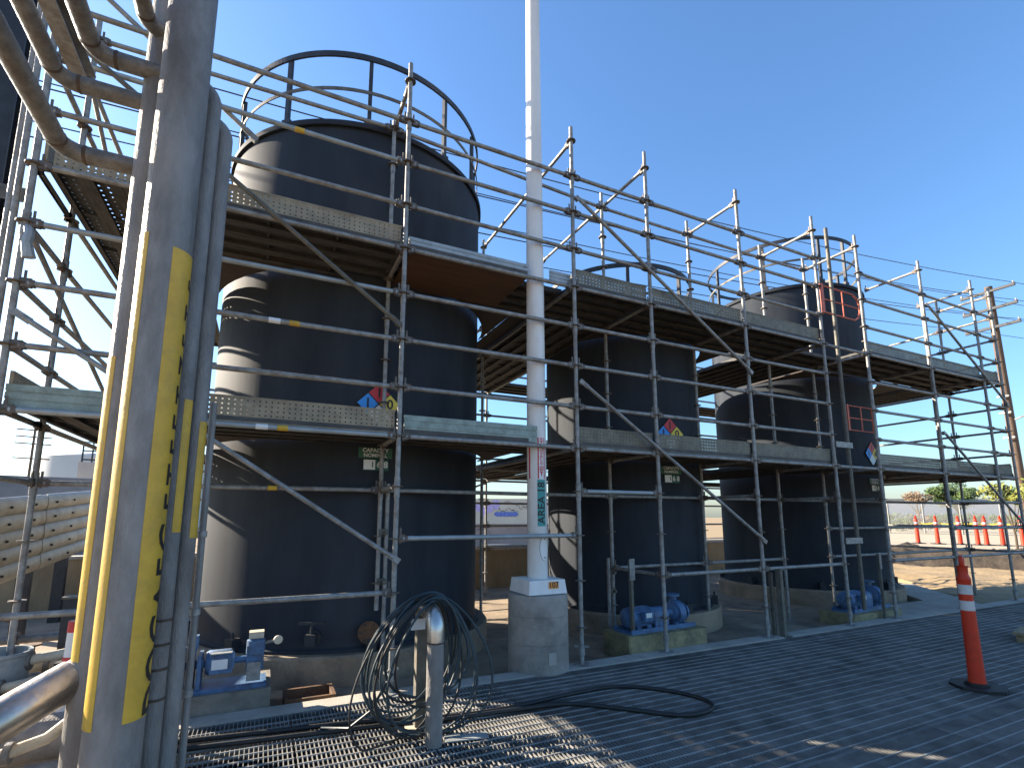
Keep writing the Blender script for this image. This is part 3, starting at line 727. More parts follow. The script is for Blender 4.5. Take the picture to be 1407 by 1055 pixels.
def wrap_patch(parent, name, m_, u0, u1, z0, z1, r, n=8):
    b = MB(); vs_ = []
    for i in range(n+1):
        u = u0+(u1-u0)*i/n
        vs_ += [polewrap(u,z0,r), polewrap(u,z1,r), polewrap(u,z0,r-0.004), polewrap(u,z1,r-0.004)]
    fs_ = []
    for i in range(n):
        a = 4*i; fs_ += [(a,a+4,a+5,a+1),(a+1,a+5,a+7,a+3),(a+2,a,a+4,a+6)]
    fs_ += [(0,1,3,2),(4*n,4*n+2,4*n+3,4*n+1)]
    return b.add(vs_, fs_).build(name, m_, parent)
def wrap_text(parent, s, size, m_, u, z, r, mode='up', flip=1, space=1.0):
    me = text_mesh(s, size, m_, 0.0, space=space)
    bm = bmesh.new(); bm.from_mesh(me)
    bmesh.ops.triangulate(bm, faces=bm.faces[:])
    for _ in range(4):
        lg = [e for e in bm.edges if e.calc_length() > 0.012]
        if not lg: break
        bmesh.ops.subdivide_edges(bm, edges=lg, cuts=1)
        bmesh.ops.triangulate(bm, faces=[f for f in bm.faces if len(f.verts) > 3])
    for v in bm.verts:
        x, y = v.co.x, v.co.y
        if mode == 'up': du, dz = -y/r, x          # reading upwards
        else: du, dz = x/r, y
        v.co = Vector(polewrap(u+du, z+dz, r))
    bm.to_mesh(me); bm.free()
    return obj('lettering', me, parent)
# angle measured from the pole's -Y side; camera direction is about -21 degrees there
uc = rad(-37)
uS = uc+rad(29)
r_ = 0.1135
wrap_patch(pole, 'area_sign', 'sign_teal', uS-0.46, uS+0.46, 0.72, 1.24, r_)
wrap_text(pole, 'AREA 18', 0.125, 'black_print', uS, 0.98, r_+0.0015)
r_ = 0.1125
rs = wrap_patch(pole, 'fire_sign', 'sign_white', uS-0.40, uS+0.40, 1.25, 1.72, r_)
wrap_patch(pole, 'sign_border', 'sign_red', uS-0.40, uS-0.27, 1.25, 1.72, r_+0.0012)
wrap_patch(pole, 'sign_border', 'sign_red', uS+0.29, uS+0.40, 1.25, 1.72, r_+0.0012)
wrap_text(pole, 'FIRE EXTINGUISHER', 0.05, 'sign_red', uS+0.02, 1.52, r_+0.0014, space=0.9)
b = MB(); b.add([polewrap(uS-0.24,1.38,r_+0.0014),polewrap(uS+0.26,1.38,r_+0.0014),polewrap(uS+0.01,1.27,r_+0.0014)], [(0,2,1)]); b.build('arrow', 'sign_red', pole)
wrap_patch(pole, 'fire_sign', 'sign_white', uc-rad(74), uc-rad(40), 1.25, 1.72, r_)
wrap_patch(pole, 'sign_border', 'sign_red', uc-rad(50), uc-rad(40), 1.25, 1.72, r_+0.0012)

# ------------------------------------------------------------------ process pipes at the left
def pipe_thing(name, label, group=None): return thing(name, label, 'pipe', group=group)
def qarc(c, d1, d2, r, n=8):
    """quarter bend: leaves along d1, arrives along d2; c = corner"""
    c, d1, d2 = Vector(c), Vector(d1), Vector(d2)
    o = c-d1*r+d2*r
    return [o-d2*r*math.cos(t)+d1*r*math.sin(t) for t in [PI/2*i/n for i in range(n+1)]]
def strip(parent, cx, cy, r, u0, u1, z0, z1, m_='label_yellow', name='pipe_marker'):
    o = wrap_patch(parent, name, m_, u0, u1, z0, z1, r+0.0025, 10); o.location = (cx, cy, 0); return o
CU = rad(-10)    # camera-facing angle on the pipes (polewrap convention: 0 faces -Y, + towards +X)
BX, BYp, BR = -0.65, 3.55, 0.137
bp = pipe_thing('riser_pipe', 'thick grey vertical pipe with two wide yellow marker strips, left foreground')
MB().tube((BX,BYp,-0.4),(BX,BYp,6.5),BR,36).build('pipe_body', 'pipe_grey', bp)
strip(bp, BX, BYp, BR, rad(-84), rad(-33), 0.52, 3.30)
s2 = strip(bp, BX, BYp, BR, rad(23), rad(100), 0.54, 3.23)
tx = [(1.02,'I',.26),(0.80,'O',.30)]
for z, ch, sz in ((0.62,'D',.27),(0.80,'O',.29),(0.99,'C',.29),(1.17,'A',.27),(1.33,'E',.27),(1.50,'G',.29),(1.70,'E',.25),(1.86,'T',.25),(2.02,'F',.24),(2.17,'E',.24),(2.34,'T',.22),(2.52,'Z',.22),(2.68,'E',.2),(2.86,'T',.2),(3.04,'E',.18)):
    o = wrap_text(bp, ch, sz*0.82, 'black_print', rad(101), z, BR+0.0045); o.location = (BX, BYp, 0)
AX, AY, AR = -0.835, 3.86, 0.11
ap = pipe_thing('riser_pipe', 'grey vertical pipe half hidden behind the thick riser, yellow strip on its left edge')
MB().tube((AX,AY,-0.4),(AX,AY,6.5),AR,28).build('pipe_body', 'pipe_grey', ap)
strip(ap, AX, AY, AR, rad(-100), rad(-30), 0.80, 2.60)
for z, ch in ((1.0,'G'),(1.14,'E'),(1.28,'S'),(1.42,'V'),(1.6,'I'),(1.78,'E')):
    o = wrap_text(ap, ch, 0.13, 'black_print', rad(-100), z, AR+0.0045); o.location = (AX, AY, 0)
# risers C and D with bends at the top into the pipes along the rack
def rack_pipe(name, label, x, y, r, zh, xin, m1, z_bottom=-0.4, marker=None, y0=0.6):
    p = pipe_thing(name, label)
    bend = 1.6*r+0.03
    pts = [Vector((x,y,z_bottom)), Vector((x,y,zh-bend))]
    pts = [Vector((x,y,z_bottom))]+qarc((x,y,zh),(0,0,1),(-1,0,0),bend)
    MB().poly(pts, r, 20).build('riser', m1, p)
    MB().poly([Vector((x-bend,y,zh)), Vector((xin+bend,y,zh))]+qarc((xin,y,zh),(-1,0,0),(0,-1,0),bend)[1:]+[Vector((xin,y0,zh))], r*0.995, 20).build('header_run', 'pipe_rusty', p)
    for (cx_, ax) in ((x-bend,'X'),(xin+bend,'X')):
        MB().lathe([(r*0.99,-0.012),(r+0.003,-0.005),(r+0.003,0.005),(r*0.99,0.012)], 20, c=(cx_,y,zh), axis='X', cap=False).build('weld_bead', 'weld', p)
    MB().lathe([(r*0.99,-0.012),(r+0.003,-0.005),(r+0.003,0.005),(r*0.99,0.012)], 20, c=(xin,y-bend,zh), axis='Y', cap=False).build('weld_bead', 'weld', p)
    if marker:
        o = strip(p, x, y, r, *marker)
    return p
rack_pipe('bent_pipe', 'rusty grey pipe bending at top left, its riser just right of the thick pipe', -0.515, 3.78, 0.056, 4.63, -1.20, 'pipe_grey', marker=(rad(15),rad(75),1.52,2.36))
rack_pipe('bent_pipe', 'rusty grey pipe, second bend from the top left, with rightmost yellow-striped riser', -0.435, 3.88, 0.054, 4.45, -1.40, 'pipe_grey', marker=(rad(20),rad(100),1.48,2.24))
rack_pipe('bent_pipe', 'uppermost short bent pipe entering behind the thick riser at the top edge', -0.62, 3.77, 0.052, 4.94, -0.93, 'pipe_grey')
rack_pipe('bent_pipe', 'lowest rusty pipe of the rack, running diagonally from the top left corner', -0.64, 3.92, 0.058, 3.98, -1.34, 'pipe_grey', z_bottom=1.0)
# straps round the lower risers
for z in (0.55,0.72,0.86,1.0): MB().lathe([(0.056,-0.008),(0.059,-0.008),(0.059,0.008),(0.056,0.008)], 20, c=(-0.515,3.78,z), cap=False).build('pipe_strap', 'weld', [o for o in col.objects if o.name.startswith('bent_pipe')][0])
# small conduit beside the risers
cn = pipe_thing('conduit', 'thin grey conduit running down beside the striped risers')
MB().tube((-0.36,3.98,-0.3),(-0.36,3.98,2.4),0.022,12).build('conduit_body', 'pipe_grey', cn)
for z in (0.5,1.0,1.5): MB().lathe([(0.022,-0.02),(0.030,-0.02),(0.030,0.02),(0.022,0.02)], 12, c=(-0.36,3.98,z), cap=False).build('coupling', 'galvanised', cn)
# rack steel
bm_ = thing('steel_column', 'dark steel H-section column at the far left edge', 'column', (-2.62, 6.15, 0))
for a0, b0 in (((-0.16,-0.13,-0.4),(0.16,-0.11,7.2)),((-0.16,0.11,-0.4),(0.16,0.13,7.2)),((-0.012,-0.109,-0.4),(0.012,0.109,7.2))): MB().box(a0,b0).build('flange' if abs(a0[0]) > 0.1 else 'web', 'steel_dark', bm_)
MB().box((-0.30,-0.135,4.6),(0.40,-0.132,4.75)).build('bracket', 'galvanised_dull', bm_)
bb = thing('rack_beam', 'grey steel channel beam running back over the pipe rack at top left', 'beam', (-1.42, 3.5, 4.78))
MB().box((-0.05,-3.2,-0.01),(0.05,0.9,0.0)).build('flange', 'galvanised', bb); MB().box((-0.05,-3.2,0.001),(-0.042,0.9,0.14)).build('web', 'galvanised', bb); MB().box((-0.05,-3.2,0.141),(0.05,0.9,0.15)).build('flange', 'galvanised', bb)
# two plain tubes standing close by the end standard
for (x, y, z1) in ((-2.06,5.30,6.4),(-2.16,5.45,6.4)):
    o = tag(MB().tube((0,0,-0.3),(0,0,z1),0.0245,12).build('scaffold_tube', 'galvanised', None, (x,y,0)), 'plain upright tube beside the dark column at far left' if x < -2.1 else 'plain upright tube between the dark column and the end standard', 'tube')
# large stainless-clad pipe, lower left
ip = pipe_thing('insulated_pipe', 'shiny metal-clad pipe slanting up from the lower left corner')
p0, p1 = Vector((-2.3,2.55,-0.03)), Vector((-0.83,3.95,0.75))
MB().poly([p0, p0.lerp(p1,0.55)], 0.100, 24).build('cladding', 'stainless', ip)
MB().poly([p0.lerp(p1,0.545), p0.lerp(p1,0.93)], 0.109, 24).build('cladding', 'stainless', ip)
MB().poly([p0.lerp(p1,0.92), p1, p1+Vector((0.10,0.12,0.0)), p1+Vector((0.13,0.17,-0.15)), p1+Vector((0.13,0.17,-0.9))], 0.10, 24).build('elbow', 'stainless', ip)
# drum and small pipework on the ground at far left
dr = thing('drum', 'squat galvanised drum standing at the left edge', 'drum', (-1.88, 5.62, 0))
MB().lathe([(0.235,-0.1),(0.235,0.19),(0.245,0.20),(0.235,0.21),(0.225,0.22),(0.225,0.50),(0.235,0.51),(0.235,0.535),(0.22,0.535),(0.22,0.45),(0,0.45)], 40, cap=False).build('drum_body', 'galvanised_bright', dr)
MB().lathe([(0.245,-0.12),(0.245,-0.06),(0.0,-0.06)], 32, cap=False).build('drum_base', 'steel_dark', dr)
for k, (x, y, z, L, r) in enumerate(((-1.55,5.35,0.30,0.55,0.035),(-1.45,5.6,0.44,0.6,0.04),(-1.4,5.1,0.16,0.7,0.045))):
    p = pipe_thing('short_pipe', ['stained cream pipe stub lying lowest among the pipework at left','stained cream pipe stub at the top of the left pipework','stained cream pipe stub nearest the shiny pipe'][k])
    MB().tube((x-L/2,y,z),(x+L/2,y+0.2,z+0.05),r,16).build('pipe_body', 'cream_pipe', p)
    for s in (-1,1): MB().lathe([(r,-0.02),(r*1.9,-0.02),(r*1.9,0.02),(r,0.02)], 20, c=(x+s*L*0.35,y+0.1+s*0.07,z+0.025+s*0.018), axis='X').build('pipe_flange', 'pipe_rusty', p)
    MB().box((x-0.05,y+0.05,-0.35),(x+0.05,y+0.15,z-r-0.002)).build('support', 'steel_dark', p)
pg = pipe_thing('gooseneck_pipe', 'white curved pipe under the shiny clad pipe')
MB().poly([Vector((-1.5,3.55,0.36)),Vector((-1.2,3.75,0.36)),Vector((-1.02,3.88,0.38)),Vector((-0.93,3.95,0.45)),Vector((-0.91,3.97,0.56)),Vector((-0.91,3.97,0.75))], 0.032, 14).build('pipe_body', 'cream_pipe', pg)
MB().lathe([(0.032,-0.015),(0.055,-0.015),(0.055,0.015),(0.032,0.015)], 18, c=(-1.15,3.785,0.363), axis='X').build('pipe_flange', 'pipe_rusty', pg)
lp = pipe_thing('header_pipe', 'fat grey header pipe low behind the shiny clad pipe')
MB().tube((-3.4,4.42,0.22),(-0.78,4.42,0.22),0.135,28).build('pipe_body', 'pipe_grey', lp)
MB().lathe([(0.135,-0.03),(0.19,-0.03),(0.19,0.03),(0.135,0.03)], 28, c=(-0.9,4.42,0.22), axis='X').build('pipe_flange', 'pipe_rusty', lp)
MB().tube((-1.5,4.42,0.34),(-1.5,4.42,0.46),0.05,16).build('nozzle', 'pipe_rusty', lp)
rw = pipe_thing('banded_pipe', 'short white upright pipe with red bands beside the yellow strip')
MB().tube((-1.28,5.1,-0.3),(-1.25,5.1,0.80),0.045,18).build('pipe_body', 'white_paint', rw)
MB().tube((-1.253,5.1,0.74),(-1.250,5.1,0.82),0.047,18).build('red_band', 'red_band', rw); MB().tube((-1.261,5.1,0.48),(-1.259,5.1,0.56),0.047,18).build('red_band', 'red_band', rw)
eb = thing('switch_box', 'dark grey rounded switch post behind the white and red pipe', 'box', (-1.48, 6.0, 0.08))
MB().prism([(-0.09,-0.06),(0.09,-0.06),(0.09,0.06),(-0.09,0.06)], -0.35, 0.80).build('cabinet', 'steel_dark', eb); MB().box((-0.10,-0.07,0.801),(0.10,0.07,0.82)).build('cabinet_top', 'galvanised_dull', eb)
for k, x in enumerate((-1.38,-1.12)):
    sp = thing('pipe_support', ['leftmost flat steel support post at the lower left','flat steel support post at the lower left, next to the thick riser'][k], 'support', (x,4.2,0))
    MB().box((-0.05,-0.006,-0.4),(0.05,0.006,0.10)).build('web', 'galvanised', sp); MB().box((-0.05,0.007,-0.4),(-0.044,0.06,0.10)).build('flange', 'galvanised', sp); MB().box((-0.10,-0.05,0.101),(0.10,0.10,0.11)).build('cap_plate', 'galvanised', sp)
for k, (y, z, r, x0, x1, mm) in enumerate(((5.55,0.06,0.05,-3.2,-0.95,'pipe_rusty'),(5.95,0.30,0.045,-3.4,-1.05,'cream_pipe'),(6.3,0.12,0.06,-3.6,-0.9,'pipe_rusty'),(6.75,0.40,0.04,-3.6,-1.0,'pipe_rusty'))):
    p = pipe_thing('manifold_pipe', ['dark rusty manifold pipe lowest behind the drum','stained cream manifold pipe crossing behind the drum','thick rusty manifold pipe behind the drum, second from the tank','thin rusty manifold pipe furthest behind the drum'][k])
    MB().tube((x0,y,z),(x1,y,z+0.03),r,16).build('pipe_body', mm, p)
    for x in (-2.5,-1.75,-1.3):
        MB().lathe([(r,-0.018),(r*1.8,-0.018),(r*1.8,0.018),(r,0.018)], 18, c=(x+0.13*k,y,z+0.02), axis='X').build('pipe_flange', 'pipe_rusty', p)
    MB().tube((-1.55-0.2*k,y,z),(-1.55-0.2*k,y,z+0.2),r*0.6,10).lathe([(0.0,z+0.2),(0.07,z+0.2),(0.07,z+0.215),(0.0,z+0.215)],16,c=(-1.55-0.2*k,y,0),cap=False).build('valve', 'rust' if k % 2 else 'steel_dark', p)
    for x in (-2.9,-1.2): MB().box((x-0.03,y-0.03,-0.12),(x+0.03,y+0.03,z-r-0.001)).build('support', 'steel_dark', p)
dp = pipe_thing('cream_conduit', 'thin cream pipe slanting across the lower left corner')
MB().tube((-2.2,3.1,-0.36),(-1.25,4.15,0.02),0.024,12).build('pipe_body', 'cream_pipe', dp)

# ------------------------------------------------------------------ pumps
def motor_fins(b, x0, x1, r, c):
    for k in range(18):
        a = 2*PI*k/18
        M = Matrix.Rotation(a, 3, 'X')
        b.boxc(Vector(c)+Vector(((x0+x1)/2,0,0))+M @ Vector((0,0,r+0.006)), (x1-x0,0.006,0.022), M)
def pump(loc, rz, label, s=1.0):
    p = thing('pump', label, 'pump', loc, rz)
    p.scale = (s, s, s)
    bse = MB().box((-0.62,-0.17,0),(0.60,0.17,0.025)).box((-0.62,-0.175,0.0),(0.60,-0.171,0.06)).box((-0.62,0.171,0.0),(0.60,0.175,0.06)).build('base_plate', 'pump_blue', p)
    b = MB().lathe([(0.0,-0.56),(0.10,-0.56),(0.128,-0.54),(0.128,-0.47),(0.118,-0.465),(0.118,-0.18),(0.128,-0.175),(0.128,-0.15),(0.07,-0.13),(0.0,-0.13)], 28, c=(0,0,0.185), axis='X', cap=False)
    motor_fins(b, -0.46, -0.19, 0.118, (0,0,0.185))
    mo = b.build('motor', 'pump_blue', p)
    MB().box((-0.44,-0.10,0.0255),(-0.36,0.10,0.08)).box((-0.26,-0.10,0.0255),(-0.18,0.10,0.08)).build('motor_foot', 'pump_blue', mo)
    MB().box((-0.39,-0.20,0.16),(-0.25,-0.125,0.27)).build('junction_box', 'pump_blue', mo)
    MB().box((-0.37,-0.203,0.20),(-0.27,-0.2005,0.26)).build('rating_plate', 'sign_white', mo)
    vs_ = []
    b = MB(); n = 12
    for x in (-0.12, 0.14):
        for i in range(n+1):
            a = PI*i/n; vs_.append((x, -0.11*math.cos(a), 0.17+0.12*math.sin(a)))
        for i in range(n+1):
            a = PI*i/n; vs_.append((x, -0.104*math.cos(a), 0.17+0.114*math.sin(a)))
    k = n+1; fs_ = []
    for i in range(n):
        fs_ += [(i,i+1,2*k+i+1,2*k+i),(k+i+1,k+i,3*k+i,3*k+i+1),(i+1,i,k+i,k+i+1),(2*k+i,2*k+i+1,3*k+i+1,3*k+i)]
    b.add(vs_, fs_); b.box((-0.12,-0.112,0.026),(0.14,-0.106,0.17)); b.box((-0.12,0.106,0.026),(0.14,0.112,0.17))
    b.build('coupling_guard', 'pump_blue', p)
    MB().tube((-0.14,0,0.185),(0.2,0,0.185),0.022,12).build('shaft', 'steel_dark', p)
    c_ = MB().lathe([(0.05,0.16),(0.06,0.28),(0.11,0.30),(0.11,0.33),(0.155,0.34),(0.165,0.38),(0.165,0.44),(0.13,0.47),(0.075,0.47),(0.07,0.53),(0.11,0.53),(0.11,0.56),(0.0,0.56)], 28, c=(0,0,0.185), axis='X', cap=False)
    ca = c_.build('pump_casing', 'pump_blue', p)
    MB().tube((0.41,0.06,0.28),(0.41,0.06,0.40),0.055,16).lathe([(0.10,0.40),(0.10,0.43)],20,c=(0.41,0.06,0)).build('discharge_flange', 'pump_blue', ca)
    for q in range(8):
        a = 2*PI*q/8; MB().lathe([(0.011,0.475),(0.011,0.495)],6,c=(0,0.14*math.cos(a),0.185+0.14*math.sin(a)),axis='X').build('bolt', 'steel_dark', ca)
    MB().box((0.30,-0.09,0.0255),(0.40,0.09,0.06)).build('pump_foot', 'pump_blue', ca)
    return p
def pad(x0, x1, y0, y1, z, label, m_='pad_yellow'):
    b = MB().prism([(x0+0.02,y0),(x1-0.03,y0+0.01),(x1,y0+0.03),(x1,y1),(x0,y1),(x0,y0+0.02)], -0.3, z)
    return tag(b.build('pump_pad', m_), label, 'pad')
pad(4.03, 5.30, 5.035, 5.55, 0.20, 'yellow-stained concrete pad under the middle blue pump')
pump((4.67,5.30,0.201), rad(4), 'blue motor pump on the yellow concrete pad before the middle tank', 0.92)
pad(8.42, 9.75, 5.06, 5.62, 0.10, 'yellow-stained concrete pad under the far blue pump')
pump((9.15,5.36,0.101), rad(6), 'far blue motor pump low beside the ladder foot', 1.0)
pad(-0.62, 0.16, 5.04, 5.62, 0.16, 'stained concrete pad under the left blue gear pump', 'concrete')
# left pump: upright gear pump with motor
gp = thing('gear_pump', 'blue gear pump with white tag and round handle in front of the large tank', 'pump', (-0.22, 5.25, 0.161))
MB().box((-0.38,-0.16,0),(0.34,0.16,0.03)).build('base_plate', 'pump_blue', gp)
b = MB().lathe([(0.0,-0.12),(0.085,-0.12),(0.10,-0.10),(0.10,0.07),(0.06,0.10),(0.0,0.10)], 24, c=(-0.02,0,0.21), axis='X', cap=False)
b.boxc((-0.02,-0.05,0.21),(0.17,0.12,0.15)); mo = b.build('motor', 'pump_blue', gp)
MB().box((-0.09,-0.1125,0.17),(0.03,-0.1105,0.25)).build('rating_plate', 'sign_white', mo); MB().box((-0.10,-0.10,0.288),(0.06,0.03,0.298)).build('top_cover', 'galvanised_bright', mo)
b = MB().box((-0.37,-0.12,0.031),(-0.30,0.10,0.34)).box((-0.27,-0.13,0.031),(-0.22,0.06,0.36)).box((-0.24,-0.11,0.361),(-0.20,-0.04,0.46)).box((-0.195,-0.13,0.031),(-0.165,0.09,0.30)).box((-0.36,-0.05,0.18),(-0.13,0.05,0.24))
b.build('gear_case', 'pump_blue', gp)
MB().tube((0.07,0,0.21),(0.17,0,0.21),0.028,14).build('shaft', 'pump_blue', gp)
b = MB().box((0.17,-0.07,0.12),(0.31,0.07,0.33)).lathe([(0.05,0.0),(0.075,0.01),(0.075,0.12),(0.05,0.13)],18,c=(0.24,-0.02,0.25),axis='Z'); ph = b.build('pump_head', 'pump_blue', gp)
MB().box((0.18,-0.06,0.385),(0.30,0.05,0.44)).build('valve_block', 'cream_pipe', ph); MB().box((0.18,-0.12,0.05),(0.29,-0.071,0.20)).build('relief_valve', 'galvanised', ph)
MB().tube((0.30,0,0.33),(0.40,-0.02,0.345),0.012,10).build('valve_stem', 'galvanised', ph); MB().lathe([(0.0,-0.012),(0.035,-0.012),(0.04,0),(0.035,0.012),(0,0.012)],20,c=(0.42,-0.02,0.35),axis='Y',cap=False).build('hand_knob', 'cream_pipe', ph)
# sump hatch beside the left pump
sh = thing('sump_hatch', 'open rusty sump hatch in the floor beside the gear pump', 'hatch', (0.50, 5.32, FLOORZ))
MB().box((-0.22,-0.17,0.001),(0.22,-0.14,0.10)).build('hatch_frame', 'rust', sh); MB().box((-0.22,0.14,0.001),(0.22,0.17,0.10)).build('hatch_frame', 'rust', sh); MB().box((-0.22,-0.139,0.001),(-0.19,0.139,0.10)).build('hatch_frame', 'rust', sh); MB().box((0.19,-0.139,0.001),(0.22,0.139,0.10)).build('hatch_frame', 'rust', sh)
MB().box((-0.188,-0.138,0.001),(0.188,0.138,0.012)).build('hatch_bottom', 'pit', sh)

# ------------------------------------------------------------------ posts and signs
def sign_post(x, y, z0, h, label):
    p = thing('sign_post', label, 'sign post', (x, y, z0), rad(14))
    MB().box((-0.022,-0.004,0),(0.022,0.004,h)).box((-0.026,0.0045,0),(-0.018,0.03,h)).box((0.018,0.0045,0),(0.026,0.03,h)).build('channel_post', 'galvanised_dull', p)
    MB().box((-0.05,-0.012,h-0.24),(0.05,-0.005,h+0.02)).build('sign_plate', 'galvanised', p)
    MB().lathe([(0.007,-0.018),(0.007,-0.0122)],8,c=(0,0,h-0.01),axis='Y').build('bolt', 'steel_dark', p)
sign_post(4.17, 5.13, 0.0, 1.08, 'slim steel sign post before the middle pump pad')
sign_post(9.12, 4.99, 0.0, 1.02, 'slim steel sign post in front of the far blue pump')
sp = thing('steel_post', 'short square grey steel post standing in the kerb gap', 'post', (6.55, 4.90, -0.3), rad(10))
MB().box((-0.035,-0.035,0),(0.035,0.035,1.18)).build('post_body', 'galvanised_dull', sp); MB().box((-0.06,-0.05,1.181),(0.06,0.05,1.20)).build('cap_plate', 'galvanised_dull', sp); MB().box((-0.10,0.06,0),(-0.05,0.10,1.15)).build('side_bar', 'galvanised_dull', sp)

# ------------------------------------------------------------------ pipe stand with coiled hose
st = thing('pipe_stand', 'bent steel pipe stand on the grating carrying a coil of hose', 'stand', (1.21, 3.74, 0))
pts = [Vector((0,0,0.002)), Vector((0,0,0.70))]
MB().poly(pts, 0.062, 24).build('front_leg', 'pipe_grey', st)
MB().poly([Vector((0,0,0.70))]+qarc((0,0,0.90),(0,0,1),(0,1,0),0.13)+[Vector((0,0.30,0.90))], 0.0635, 24).build('elbow', 'stainless', st)
MB().lathe([(0.0625,-0.007),(0.0665,0),(0.0625,0.007)],24,c=(0,0,0.705),cap=False).build('weld_bead', 'weld', st)
MB().box((-0.045,0.33,0.012),(0.045,0.34,0.86)).box((-0.045,0.341,0.012),(-0.035,0.40,0.86)).build('back_leg', 'galvanised_dull', st)
MB().box((-0.11,0.27,0.002),(0.11,0.46,0.012)).build('base_plate', 'cream_pipe', st)
MB().box((-0.13,0.20,0.76),(-0.02,0.21,0.84)).build('tag_plate', 'sign_white', st)
hz = thing('hose_coil', 'coil of dark blue-black hose hung over the bent pipe stand', 'hose', (1.21, 3.90, 0))
hr_ = random.Random(3)
def coil_loop(w, zt, zb, y, sk, tw, r):
    pts = []
    for i in range(40):
        a = 2*PI*i/40
        s, c = math.sin(a), math.cos(a)
        x = w*s*(1-0.18*c)+sk*(1-c)*0.5
        z = (zt+zb)/2+(zt-zb)/2*c
        z = max(z, 0.02)
        pts.append(Vector((x, y+tw*s+0.05*math.sin(2*a+sk*9), z)))
    return pts
for q in range(13):
    big = q < 5
    w = hr_.uniform(0.36,0.47) if big else hr_.uniform(0.24,0.36)
    zb = hr_.uniform(-0.05,0.06) if big else hr_.uniform(0.08,0.32)
    MB().poly(coil_loop(w, 0.985+hr_.uniform(0,0.05), zb, hr_.uniform(-0.07,0.12), hr_.uniform(-0.30,0.06), hr_.uniform(-0.16,0.16), 0.012), hr_.choice((0.008,0.009,0.011)), 8, closed=True).build('hose_loop', hr_.choice(('hose_blue','hose_blue','rubber')), hz)
MB().poly([Vector((-0.25,0.1,0.45)),Vector((-0.4,0.12,0.2)),Vector((-0.52,0.3,0.04)),Vector((-0.7,0.45,0.02))],0.011,8).build('hose_tail', 'hose_blue', hz)
def spline(pts, n=10):
    pts = [Vector(p) for p in pts]; out = []
    for i in range(len(pts)-1):
        p0 = pts[max(i-1,0)]; p1 = pts[i]; p2 = pts[i+1]; p3 = pts[min(i+2,len(pts)-1)]
        for k in range(n):
            t = k/n
            out.append(0.5*((2*p1)+(p2-p0)*t+(2*p0-5*p1+4*p2-p3)*t*t+(3*p1-p0-3*p2+p3)*t**3))
    out.append(pts[-1]); return out
h1 = spline([(-0.55,4.56,0.02),(0.2,4.44,0.02),(0.83,4.34,0.02),(1.45,4.15,0.022),(2.0,4.11,0.02),(2.6,4.17,0.02),(3.15,4.16,0.02),(3.5,3.88,0.02),(3.64,3.55,0.02),(3.52,3.36,0.02),(3.2,3.36,0.02),(2.85,3.68,0.02),(2.5,3.97,0.02),(2.0,4.05,0.02),(1.5,4.10,0.02),(0.8,4.22,0.02),(-0.5,4.40,0.02)])
tag(MB().poly(h1, 0.018, 10).build('hose', 'rubber'), 'black hose looping across the grating from the left and back', 'hose')
tag(MB().box((-0.16,-0.05,0.002),(0.16,0.05,0.010)).build('floor_plate', 'galvanised_bright', None, (1.47,3.76,0), (0,0,rad(-10))), 'small pale metal plate on the grating beside the pipe stand', 'plate')

# ------------------------------------------------------------------ delineator and timber on the grating
def delineator(loc, label, group=None, small=False, rz=0.0):
    d = thing('delineator_post', label, 'delineator', loc, rz, group)
    s = 16 if small else 28
    MB().lathe([(0.068,0.03),(0.062,0.10),(0.052,0.80),(0.051,0.98),(0.053,0.985),(0.053,1.0),(0.046,1.015),(0.040,1.03),(0.040,1.10),(0.046,1.115)], s).build('post_body', 'orange_plastic', d)
    hd = MB(); n = 14
    pts = [Vector((0.030*math.cos(2*PI*i/n), 0, 1.155+0.040*math.sin(2*PI*i/n))) for i in range(n)]
    hd.poly(pts, 0.019, 8, closed=True).build('grab_ring', 'orange_plastic', d)
    for z0, z1 in ((0.70,0.79),(0.85,0.94)):
        def rr(z): return 0.062-(0.010)*(z-0.1)/0.7+0.0018
        MB().lathe([(rr(z0)-0.001,z0),(rr(z0),z0+0.001),(rr(z1),z1-0.001),(rr(z1)-0.001,z1)], s, cap=False).build('reflective_band', 'reflective_white', d)
    bpoly = [(0.21*math.cos(PI/8+PI/4*i), 0.21*math.sin(PI/8+PI/4*i)) for i in range(8)]
    bs = MB().prism(bpoly, 0.004, 0.028).build('rubber_base', 'rubber', d)
    MB().prism([(x*0.45,y*0.45) for x,y in bpoly], 0.0285, 0.05).build('base_boss', 'rubber', bs)
    return d
D0 = delineator((6.30,2.70,0.002), 'tall orange delineator post with two white bands on the grating', rz=0.3)
D0.scale = (1.05,1.05,1.02)
wb = thing('timber_block', 'timber offcut block on the grating at the right edge', 'timber', (9.15, 3.42, 0.002), rad(12))
MB().box((-0.10,-0.09,0),(0.5,0.0,0.09)).build('timber_piece', 'timber', wb); MB().box((-0.16,-0.10,0.091),(0.45,0.02,0.125)).build('timber_piece', 'timber', wb)

